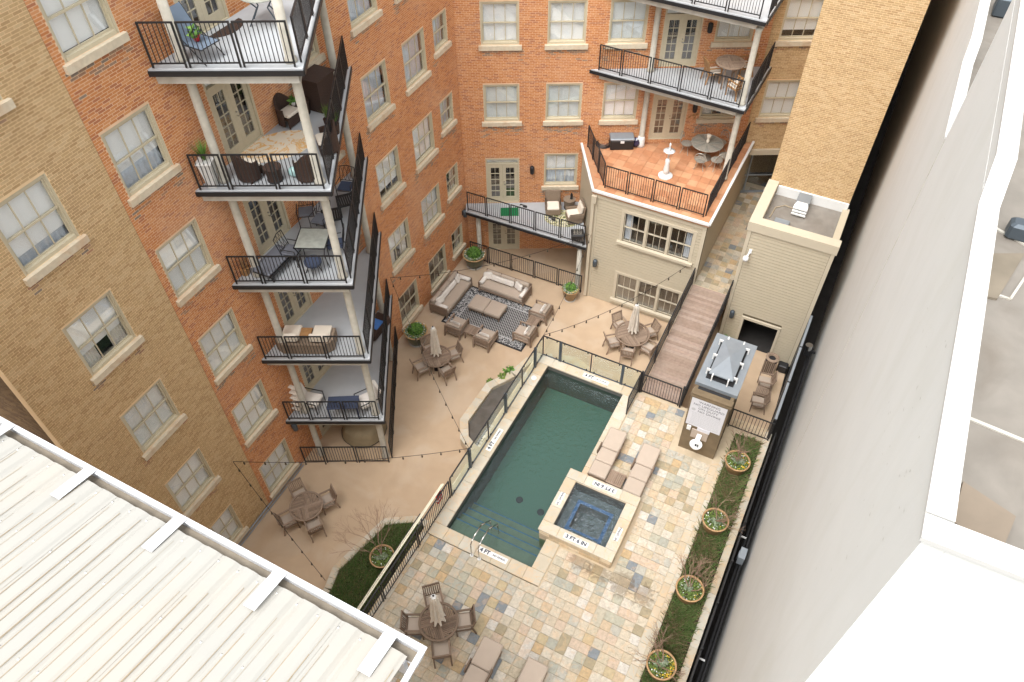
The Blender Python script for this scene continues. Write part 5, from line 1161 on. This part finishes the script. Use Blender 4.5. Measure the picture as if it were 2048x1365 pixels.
def sling_chair(m,lab,mt='bluesling'):
    o=thing('sling_lounger',lab,'lounge chair',m,'sling lounge chairs')
    part('sling',MB().box(-.27,.27,-.3,.28,.36,.38).bar((0,.26,.38),(0,.66,1.05),.54,.02),M[mt],o)
    part('frame',MB().tube([(-.29,-.32,0),(-.29,.25,.5),(-.29,.45,0)],.014,6).tube([(.29,-.32,0),(.29,.25,.5),(.29,.45,0)],.014,6).tube([(-.29,-.3,.37),(-.29,.28,.37),(-.29,.68,1.06)],.014,6).tube([(.29,-.3,.37),(.29,.28,.37),(.29,.68,1.06)],.014,6).tube([(-.29,-.3,.37),(.29,-.3,.37)],.014,6),M['black'],o)
ZB=[2.78+3.39*k for k in range(5)]
x,y=(-7.014, 16.773); sling_chair(T(x,y,ZB[4])@RZ(R(60)),'pale blue sling lounge chair on the top left balcony')
x,y=(-7.211, 16.853); small_plant(T(x+.12,y-.05,ZB[4]+.40),'red potted spiky plant on the seat of the blue lounge chair on the top balcony',.18,.15,'leaf',40,21,.1,.14,'red_')
x,y=(-6.951, 18.254); o=thing('doormat','dark half round doormat on the top left balcony','doormat',T(x,y,ZB[4])@RZ(R(63)))
part('mat',MB().prism([(.55*math.cos(R(a)),-.40*math.sin(R(a))) for a in range(0,181,15)],.002,.015),M['wicker'],o)
x,y=(-5.948, 18.495); o=thing('patio_table','dark legged glass table cut by the top edge on the top left balcony','table',T(x,y,ZB[4])); part('table_top',MB().lathe([(.5,.70),(.5,.72)],28),M['tglass'],o)
for a in (30,150,210,330): part('leg',MB().tube([(.42*math.cos(R(a)),.42*math.sin(R(a)),0),(.15*math.cos(R(a)),.15*math.sin(R(a)),.4),(.4*math.cos(R(a)),.4*math.sin(R(a)),.70)],.018,6),M['fencegrey'],o)
z=ZB[3]
o=thing('oval_rug','cream oval rug with orange flowers on the fourth left balcony','rug',T(*(-6.435, 18.246),z)@RZ(R(28))); part('pile',MB().prism([(1.05*math.cos(R(a)),.68*math.sin(R(a))) for a in range(0,360,15)],.002,.015),rugmat('rug_floral','floral'),o)
for q,a,lab in (((-6.868, 16.846),150,'brown wicker armchair with cream seat at the railing left of the glass ball'),((-5.331, 16.806),205,'brown wicker armchair with cream seat at the railing right of the glass ball'),((-6.279, 19.412),60,'brown wicker armchair against the brick wall right of the balcony door'),((-5.632, 20.452),20,'brown wicker armchair beside the tall cabinet on the fourth left balcony'),((-5.016, 18.025),-70,'brown wicker armchair behind the corner column of the fourth left balcony')):
    wicker_chair(T(*q,z)@RZ(R(a)),lab)
def round_side(m,lab,r=.24,h=.42,mt='wicker'):
    o=thing('round_side_table',lab,'side table',m,'round side tables'); part('drum',MB().lathe([(r*.8,0),(r*.85,h*.5),(r,h-.02),(r,h),(r*.9,h),(.01,h-.015)],20),M[mt],o,smooth=False); part('foot_ring',MB().lathe([(r*.86,0),(r*.9,.04),(r*.8,.05)],20),M['black'],o)
round_side(T(*(-6.192, 16.687),z),'round wicker side table between the two railing chairs on the fourth left balcony'); round_side(T(*(-6.014, 19.939),z),'round wicker table beside the wall chair on the fourth left balcony')
solo('glass_ball',MB().lathe([(.02,0),(.11,.06),(.15,.15),(.11,.25),(.02,.3)],18),M['aqua'],'aqua crackled glass ball on the fourth left balcony floor','garden ball',T(*(-5.708, 16.832),z),smooth=True)
o=thing('storage_cabinet','tall dark brown cabinet with slanted top on the fourth left balcony','cabinet',FL@T(15.75,-.55,z)); part('body',MB().box(-.40,.40,-.32,.32,0,.95),M['wicker'],o); part('top_board',MB().box(-.44,.44,-.36,.36,.952,1.0),M['wicker'],o)
o=thing('tall_planter','tall white tapered planter with a spiky yucca at the left end of the fourth balcony','planter',T(*(-7.772, 16.468),z)); part('pot',MB().add([(-.11,-.11,0),(.11,-.11,0),(.11,.11,0),(-.11,.11,0),(-.17,-.17,.75),(.17,-.17,.75),(.17,.17,.75),(-.17,.17,.75)],[(0,3,2,1),(4,5,6,7),(0,1,5,4),(1,2,6,5),(2,3,7,6),(3,0,4,7)]).box(-.2,.2,-.2,.2,.751,.80),M['white'],o)
def spiky(parent,z,n,L,mt,seed):
    r=random.Random(seed); mb=MB()
    for i in range(n):
        a=r.random()*6.283; t=r.uniform(.1,.75); d=Vector((math.cos(a)*t,math.sin(a)*t,1)).normalized(); s=Vector((-math.sin(a),math.cos(a),0))*.018; e=Vector((0,0,z))+d*L*r.uniform(.7,1); mb.add([Vector((0,0,z))-s,Vector((0,0,z))+s,e],[(0,1,2)])
    part('leaves',mb,M[mt],parent,kind='stuff')
spiky(o,.8,60,.62,'leaf',3)
for q,lab,mt in (((-5.127, 19.128),'yellow green spiky plant behind the corner column of the fourth left balcony','lime'),((-4.899, 18.856),'small dark leafy plant hanging at the right railing of the fourth left balcony','leaf')):
    o=thing('potted_plant',lab,'potted plant',T(*q,z),'small potted plants'); part('pot',MB().lathe([(.1,0),(.14,.3),(.01,.28)],14),M['wicker'],o); spiky(o,.28,60,.5,mt,7)
small_plant(T(*(-6.150, 19.658),z+.43),'small green plant in a white pot on the round wicker table','.14' and .14,.1,'leaf',30,5,.09,.12,'white')
z=ZB[2]
def square_table(m,lab,w=.95,h=.72):
    o=thing('glass_table',lab,'table',m); part('table_top',MB().box(-w/2+.03,w/2-.03,-w/2+.03,w/2-.03,h-.01,h),M['tglass'],o); part('frame',MB().box(-w/2,w/2,-w/2,-w/2+.03,h-.02,h+.005).box(-w/2,w/2,w/2-.03,w/2,h-.02,h+.005).box(-w/2,-w/2+.03,-w/2+.03,w/2-.03,h-.02,h+.005).box(w/2-.03,w/2,-w/2+.03,w/2-.03,h-.02,h+.005),M['black'],o)
    for x in (-1,1):
        for y in (-1,1): part('leg',MB().tube([(x*(w/2-.03),y*(w/2-.03),h-.02),(x*(w/2-.12),y*(w/2-.12),.35),(x*(w/2+.02),y*(w/2+.02),0)],.016,6),M['black'],o)
square_table(T(*(-5.895, 17.456),z)@RZ(R(-3)),'square frosted glass patio table on the third left balcony')
for q,a,lab,c in (((-6.438, 19.109),10,'black metal chair with grey seat against the brick on the third left balcony','greyc'),((-6.558, 17.261),75,'black metal chair left of the square glass table','greyc'),((-5.264, 17.526),-80,'black metal chair with blue seat right of the square glass table','navy'),((-5.340, 20.391),-10,'black lattice back chair with navy seat at the far end of the third left balcony','navy'),((-5.904, 18.725),-20,'black metal chair behind the square glass table','greyc')):
    metal_chair(T(*q,z)@RZ(R(a)),lab,c)
o=thing('round_pouf','round navy patterned pouf seat at the railing of the third left balcony','pouf',T(*(-5.857, 16.823),z)); part('seat',MB().lathe([(.2,.25),(.26,.32),(.26,.40),(.18,.46),(.02,.47)],20),M['navy'],o,smooth=True); part('frame',MB().tube([(-.25,-.1,0),(-.1,0,.3)],.015,5).tube([(.25,-.1,0),(.1,0,.3)],.015,5).tube([(0,.25,0),(0,.1,.3)],.015,5).tube([(0,-.28,0),(0,-.1,.3)],.015,5),M['black'],o)
o=thing('chaise_lounge','dark blue grey cushioned lounge folded flat at the left of the third left balcony','chaise lounge',T(*(-7.046, 16.961),z)@RZ(R(-25))); part('cushion',MB().bev(-.32,.32,-.65,.6,.28,.40,.04),M['greyc'],o); part('frame',MB().box(-.34,.34,-.6,.6,.2,.27).box(-.33,-.28,-.55,-.5,0,.2).box(.28,.33,-.55,-.5,0,.2).box(-.33,-.28,.5,.55,0,.2).box(.28,.33,.5,.55,0,.2),M['black'],o)
slat_table(T(*(-5.234, 19.664),z)@RZ(R(20)),'dark slatted table beside the lattice back chair on the third left balcony',.6,.45,7,'black'); slat_table(T(*(-5.604, 18.915),z)@RZ(R(15)),'second dark slatted table behind the column of the third left balcony',.6,.45,7,'black')
o=thing('dried_branches','bundle of dried branches with cream blooms in the left corner of the third left balcony','plant',T(*(-7.906, 16.726),z)); part('basket',MB().lathe([(.12,0),(.16,.25),(.01,.22)],14),M['brownwood'],o); spiky(o,.2,30,.7,'rim',11)
z=ZB[1]
o=thing('wicker_loveseat','taupe wicker loveseat with two cream cushions and a wood tray on the second left balcony','loveseat',T(*(-6.795, 16.943),z)@RZ(R(178)))
part('base',MB().box(-.85,.85,-.42,.34,.04,.32),M['wicker2'],o); part('back',MB().prism([(-.95,-.3),(-.95,.3),(-.7,.5),(.7,.5),(.95,.3),(.95,-.3),(.85,-.3),(.85,.25),(.65,.4),(-.65,.4),(-.85,.25),(-.85,-.3)],.04,.46),M['wicker2'],o)
for sx in (-1,1): part('seat_cushion',MB().bev(sx*.5-.3,sx*.5+.3,-.45,.2,.32,.44,.03),M['cushionw'],o); part('back_cushion',MB().bev(sx*.5-.3,sx*.5+.3,.18,.34,.42,.72,.04),M['cushionw'],o)
part('tray_table',MB().box(-.18,.18,-.28,.12,.44,.47),M['brownwood'],o)
o=thing('lounge_recliner','grey wicker recliner with a blue towel at the far end of the second left balcony','recliner',FL@T(16.0,-.62,ZB[0])@RZ(R(90))); part('body',MB().bev(-.3,.3,-.6,.6,.1,.5,.05),M['wicker'],o); part('towel',MB().box(-.25,.25,-.2,.3,.502,.52),mat('blue_towel',(.08,.22,.6),.9),o)
z=ZB[0]
def white_chair(m,lab):
    o=thing('cushioned_chair',lab,'chair',m,'white cushioned chairs'); part('frame',MB().tube([(-.33,-.35,0),(-.33,-.35,.55),(-.33,.35,.55),(-.33,.4,0)],.02,6).tube([(.33,-.35,0),(.33,-.35,.55),(.33,.35,.55),(.33,.4,0)],.02,6),M['black'],o)
    part('seat_cushion',MB().bev(-.3,.3,-.35,.3,.28,.42,.03),M['pillow'],o); part('back_cushion',MB().bev(-.3,.3,0,.12,0,.55,.03),M['pillow'],o,T(0,.25,.40)@TX(-.25))
white_chair(T(*(-7.337, 16.924),z)@RZ(R(75)),'white cushioned chair beside the shelf on the lowest left balcony'); white_chair(T(*(-5.278, 16.884),z)@RZ(R(-60)),'white cushioned chair at the corner column of the lowest left balcony')
solo('dark_table',MB().box(-.55,.55,-.28,.28,.66,.70).box(-.53,-.49,-.26,-.22,0,.66).box(.49,.53,-.26,-.22,0,.66).box(-.53,-.49,.22,.26,0,.66).box(.49,.53,.22,.26,0,.66),M['navy'],'dark rectangular table at the railing of the lowest left balcony','table',T(*(-6.056, 16.519),z)@RZ(R(2)))
o=thing('ladder_shelf','weathered wooden ladder shelf at the left end of the lowest left balcony','shelf',T(*(-7.830, 16.773),z)@RZ(R(-25)))
part('side',MB().bar((-.22,-.15,0),(-.22,.05,1.3),.04,.04).bar((.22,-.15,0),(.22,.05,1.3),.04,.04),M['umb'],o)
for i in range(5): part('shelf_board',MB().box(-.2,.2,-.2+.04*i,.1,.2+.26*i,.23+.26*i),M['umb'],o)
o=thing('covered_table','round table under a tan weather cover on the fenced ground terrace','covered table',FL@T(13.2,-1.35,0))
n=36; vs=[]
for k,(rr,zz) in enumerate(((.02,.82),(.55,.78),(.75,.74),(.80,.5),(.88,.05))):
    for i in range(n): a=2*math.pi*i/n; f=1+(.05*math.sin(9*a+k) if k>1 else .015*math.sin(9*a)); vs.append((rr*f*math.cos(a),rr*f*math.sin(a),zz))
part('cover',MB().add(vs,[(k*n+i,k*n+(i+1)%n,(k+1)*n+(i+1)%n,(k+1)*n+i) for k in range(4) for i in range(n)]),M['tan_cover'],o,smooth=True)
part('tie_cord',MB().tube([(.9*math.cos(R(a)),.9*math.sin(R(a)),.12) for a in range(0,361,20)],.012,5),M['black'],o)
# ---------------------------------------------------------------- furniture right balcony, terrace, low balcony
z=9.5
round_table(T(*(8.501, 27.146),z),.56,'tall round wooden table on the middle right balcony','teak',1.0)
for q,a,lab in (((8.001, 27.528),100,'brown wooden chair left of the tall round table on the right balcony'),((9.297, 27.956),-80,'brown wooden chair behind the tall round table beside the column'),((8.681, 26.411),-150,'wooden chair at the railing side of the tall round table on the right balcony')):
    dining_chair(T(*q,z)@RZ(R(a)),lab,'wooden chairs on the right balcony','brownwood','umb')
z=6.02
o=thing('hose_coil','coiled dark garden hose on the terrace tiles beside the deck box','hose',T(*(4.120, 28.508),z)); 
for i in range(4): part('hose_loop',MB().tube([((.34-.03*i)*math.cos(R(a)),(.34-.03*i)*math.sin(R(a)),.03+.035*i) for a in range(0,361,20)],.02,6),M['black'],o)
o=thing('deck_box','black deck box with light grey lid against the terrace wall','deck box',T(*(4.862, 28.299),z)); part('box',MB().bev(-.5,.5,-.26,.26,0,.45,.03),M['black'],o); part('lid',MB().bev(-.52,.52,-.28,.28,.452,.56,.03),M['galv'],o); part('latch',MB().box(-.08,.08,-.30,-.27,.36,.46),M['white'],o)
solo('ceramic_pot',MB().lathe([(.08,0),(.17,.12),(.18,.25),(.13,.34),(.14,.36),(.11,.36),(.09,.2)],18),M['navypot'],'small dark blue glazed pot between deck box and downpipe','pot',T(*(5.492, 28.319),z),smooth=True)
o=thing('drain_pipe','white drain pipe with a flared boot rising beside the terrace door','drain pipe',T(5.72,28.38,0)); part('boot',MB().lathe([(.2,6.03),(.17,6.12),(.17,6.35),(.13,6.5)],16),M['white'],o,smooth=True)
o=thing('garden_statue','white pedestal fountain statue standing on the terracotta terrace','statue',T(*(6.477, 26.149),z)); part('base',MB().lathe([(.3,0),(.3,.05),(.22,.09),(.12,.12)],24),M['white'],o); part('pedestal',MB().lathe([(.11,.12),(.13,.3),(.09,.6),(.10,.78),(.05,.85)],16),M['white'],o,smooth=True); part('bowl',MB().lathe([(.03,.86),(.05,1.1),(.22,1.2),(.24,1.22),(.1,1.2)],20),M['white'],o,smooth=True); part('figure',MB().lathe([(.02,1.2),(.05,1.3),(.03,1.45),(.045,1.52),(.01,1.6)],10),M['white'],o,smooth=True)
o=thing('round_glass_table','round dark glass table with metal fan pattern on the terracotta terrace','table',T(*(8.335, 27.412),z)); part('rim',MB().lathe([(.66,.69),(.68,.72),(.64,.73),(.62,.7)],32,cap=False),M['cast'],o); part('table_top',MB().lathe([(.625,.70),(.625,.715)],32),M['cast'],o)
for i in range(7): part('fan_blade',MB().prism([(.05,-.02),(.62,-.09),(.62,.09)],.718,.728),M['fan'],o,RZ(R(51.4*i)))
part('pedestal',MB().lathe([(.3,0),(.28,.04),(.06,.1),(.05,.68)],16),M['cast'],o)
solo('flower_vase',MB().lathe([(.04,0),(.07,.1),(.04,.2),(.09,.3),(.1,.38),(.02,.42)],12),M['cushionw'],'cream flower vase in the middle of the round dark glass table','vase',T(*(8.335, 27.412),z+.73))
def cast_chair(m,lab):
    if 'cast' in DM: return copy_tree(DM['cast'],m,lab)
    o=thing('cast_iron_chair',lab,'chair',m,'ornate cast metal chairs'); part('seat',MB().lathe([(.23,.42),(.25,.44),(.01,.45)],20),M['cast'],o)
    for a in (40,140,220,320): part('leg',MB().tube([(.2*math.cos(R(a)),.2*math.sin(R(a)),.43),(.17*math.cos(R(a)),.17*math.sin(R(a)),.2),(.28*math.cos(R(a)),.28*math.sin(R(a)),0)],.013,5),M['cast'],o)
    b=part('backrest',MB().tube([(.24*math.cos(R(a)),.24+.04*math.sin(R(a)),.62+.28*math.sin(R(a))) for a in range(-20,201,20)],.016,5),M['cast'],o)
    for i in range(4): put('scroll',MB().tube([(-.15+.1*i+.05*math.cos(R(a)),.25,.62+.09*(1 if i in(1,2) else .4)+.06*math.sin(R(a))) for a in range(0,361,40)],.010,4).mesh('scroll',M['cast']),b)
    DM['cast']=o; return o
tc=(8.335, 27.412)
for i,a in enumerate((95,35,-35,-70,-115,150)):
    cast_chair(T(tc[0]+.86*math.cos(R(a)),tc[1]+.86*math.sin(R(a)),z)@RZ(R(a-90)),'ornate cast metal chair '+('behind the glass table toward the wall','at the right far side by the column','at the right near side of the glass table','at the near side of the glass table, the right one','at the near side of the glass table, the left one','at the left side of the glass table')[i])
o=thing('leaf_wall_ornament','dark metal leaf ornament on the brick beside the terrace door','wall ornament',FK@T(7.85,-.02,7.35)); 
for i,(x,zz) in enumerate(((0,0),(.15,.04),(-.16,-.08),(.06,-.12))): part('leaf',MB().prism([(-.09,0),(0,.05),(.09,0),(0,-.05)],0,.01),M['brownwood'],o,T(x,-.01,zz)@TX(R(90))@RZ(.4*i))
z=2.85
solo('green_mat',MB().box(-.42,.42,-.30,.30,.002,.015),M['greenmat'],'bright green mat on the low balcony floor','mat',T(*(-0.025, 27.921),z))
o=thing('palm_rug','palm leaf patterned rug on the low balcony under the wicker chairs','rug',T(*(2.397, 27.390),z)@RZ(R(-12))); part('pile',MB().prism([(.85*math.cos(R(a)),.62*math.sin(R(a))) for a in range(0,360,15)],.002,.014),rugmat('rug_palm','palm'),o)
def club(m,lab):
    o=thing('club_chair',lab,'armchair',m,'taupe wicker club chairs'); part('base',MB().bev(-.34,.34,-.36,.3,.05,.34,.03),M['wicker2'],o); part('arm',MB().bev(-.37,-.29,-.34,.32,.3,.58,.03),M['wicker2'],o); part('arm',MB().bev(.29,.37,-.34,.32,.3,.58,.03),M['wicker2'],o)
    part('backrest',MB().bev(-.36,.36,0,.08,0,.62,.03),M['wicker2'],o,T(0,.26,.32)@TX(-.15)); part('seat_cushion',MB().bev(-.28,.28,-.36,.22,.34,.46,.04),M['cushionw'],o)
    return o
c1=club(T(*(1.973, 27.899),z),'taupe wicker club chair with cream seat against the low balcony wall')
c2=club(T(*(2.938, 27.258),z)@RZ(R(-80)),'taupe wicker club chair with cream back cushion facing left on the low balcony'); part('back_cushion',MB().bev(-.28,.28,0,.12,0,.5,.04),M['cushionw'],c2,T(0,.14,.42)@TX(-.2))
round_side(T(*(2.746, 28.176),z),'round taupe side table with a lantern between the club chairs',.28,.5,'wicker2')
solo('lantern',MB().lathe([(.07,0),(.07,.03),(.05,.05),(.06,.2),(.03,.28),(.01,.32)],10),M['black'],'small dark lantern on the round table between the club chairs','lantern',T(*(2.834, 28.192),z+.51))
o=thing('charcoal_grill','black square charcoal grill at the right end of the low balcony railing','grill',T(*(2.943, 25.693),z)); part('firebox',MB().bev(-.28,.28,-.25,.25,.35,.6,.03),M['black'],o); part('grate',MB().box(-.2,.2,-.16,-.14,.602,.62).box(-.2,.2,-.06,-.04,.602,.62).box(-.2,.2,.04,.06,.602,.62).box(-.2,.2,.14,.16,.602,.62).box(-.15,-.13,-.16,.16,.621,.63).box(-.02,0,-.16,.16,.621,.63).box(.12,.14,-.16,.16,.621,.63),M['cast'],o)
for x in (-.25,.22):
    for y in (-.22,.19): part('leg',MB().box(x,x+.03,y,y+.03,0,.35),M['black'],o)
for q,lab in (((0.643, 26.846),'dark figurine perched on the low balcony railing near the green mat'),((1.860, 25.915),'dark figurine perched on the low balcony railing near the palm rug')):
    o=thing('railing_ornament',lab,'ornament',T(*q,z+1.1)@RZ(R(-26))); part('body',MB().bev(-.22,.12,-.04,.04,0,.12,.02),M['black'],o); part('face',MB().box(-.18,-.06,-.05,-.041,.03,.09),M['white'],o)
# ---------------------------------------------------------------- string lights
def strand(p,q,sag,n,lab,skip=0):
    o=thing('string_light',lab,'string light',T(*p),'string lights over the patio'); p0=Vector(p); q0=Vector(q); K=24
    f=lambda t:(q0-p0)*t-Vector((0,0,4*sag*t*(1-t)))
    part('wire',MB().tube([f(i/K) for i in range(K+1)],.009,4),M['black'],o)
    sk=DM.setdefault('sock',MB().cyl((0,0,0),(0,0,-.07),.02,.024,6).lathe([(.02,-.07),(.035,-.10),(.03,-.135),(.008,-.15)],8).mesh('bulb',M['bulb']))
    for i in range(n): put('bulb',sk,o,T(*f((i+.5)/n)))
def lw(t,n,z): v=FL@Vector((t,-n,z)); return (v.x,v.y,v.z)
def fb(s,l,z): v=FB@Vector((s,l,z)); return (v.x,v.y,v.z)
A1=lw(8.31,.06,3.72); A2=lw(18.09,.06,3.72); HA=fb(-8.72,23.9,3.78); HB=fb(-4.46,23.9,3.64); GC=fb(-8.23,18.14,3.18); GP=fb(-8.23,12.25,3.18)
strand(A1,fb(-10.95,6.9,.5),.25,9,'string light from the tan brick wall down to the grass bed edge')
strand(A1,GP,.35,12,'string light from the tan brick wall across to the glass fence post')
strand(A2,GP,.5,13,'string light from the red brick wall over the umbrella table to the glass fence')
strand(A2,HA,.5,11,'string light from the red brick wall over the sofas to the annex corner')
strand(HA,GC,.35,8,'string light from the annex corner to the corner of the glass fence')
strand(GC,HB,.45,12,'string light from the glass fence corner to the annex front wall')
# conduit along wall foot
solo('wall_conduit',MB().cyl((5,-.06,.12),(10.8,-.06,.12),.03,.03,8).cyl((5,-.13,.04),(10.8,-.13,.04),.02,.02,8),M['galv'],'grey conduit pipe along the foot of the left brick wall','pipe',FL)
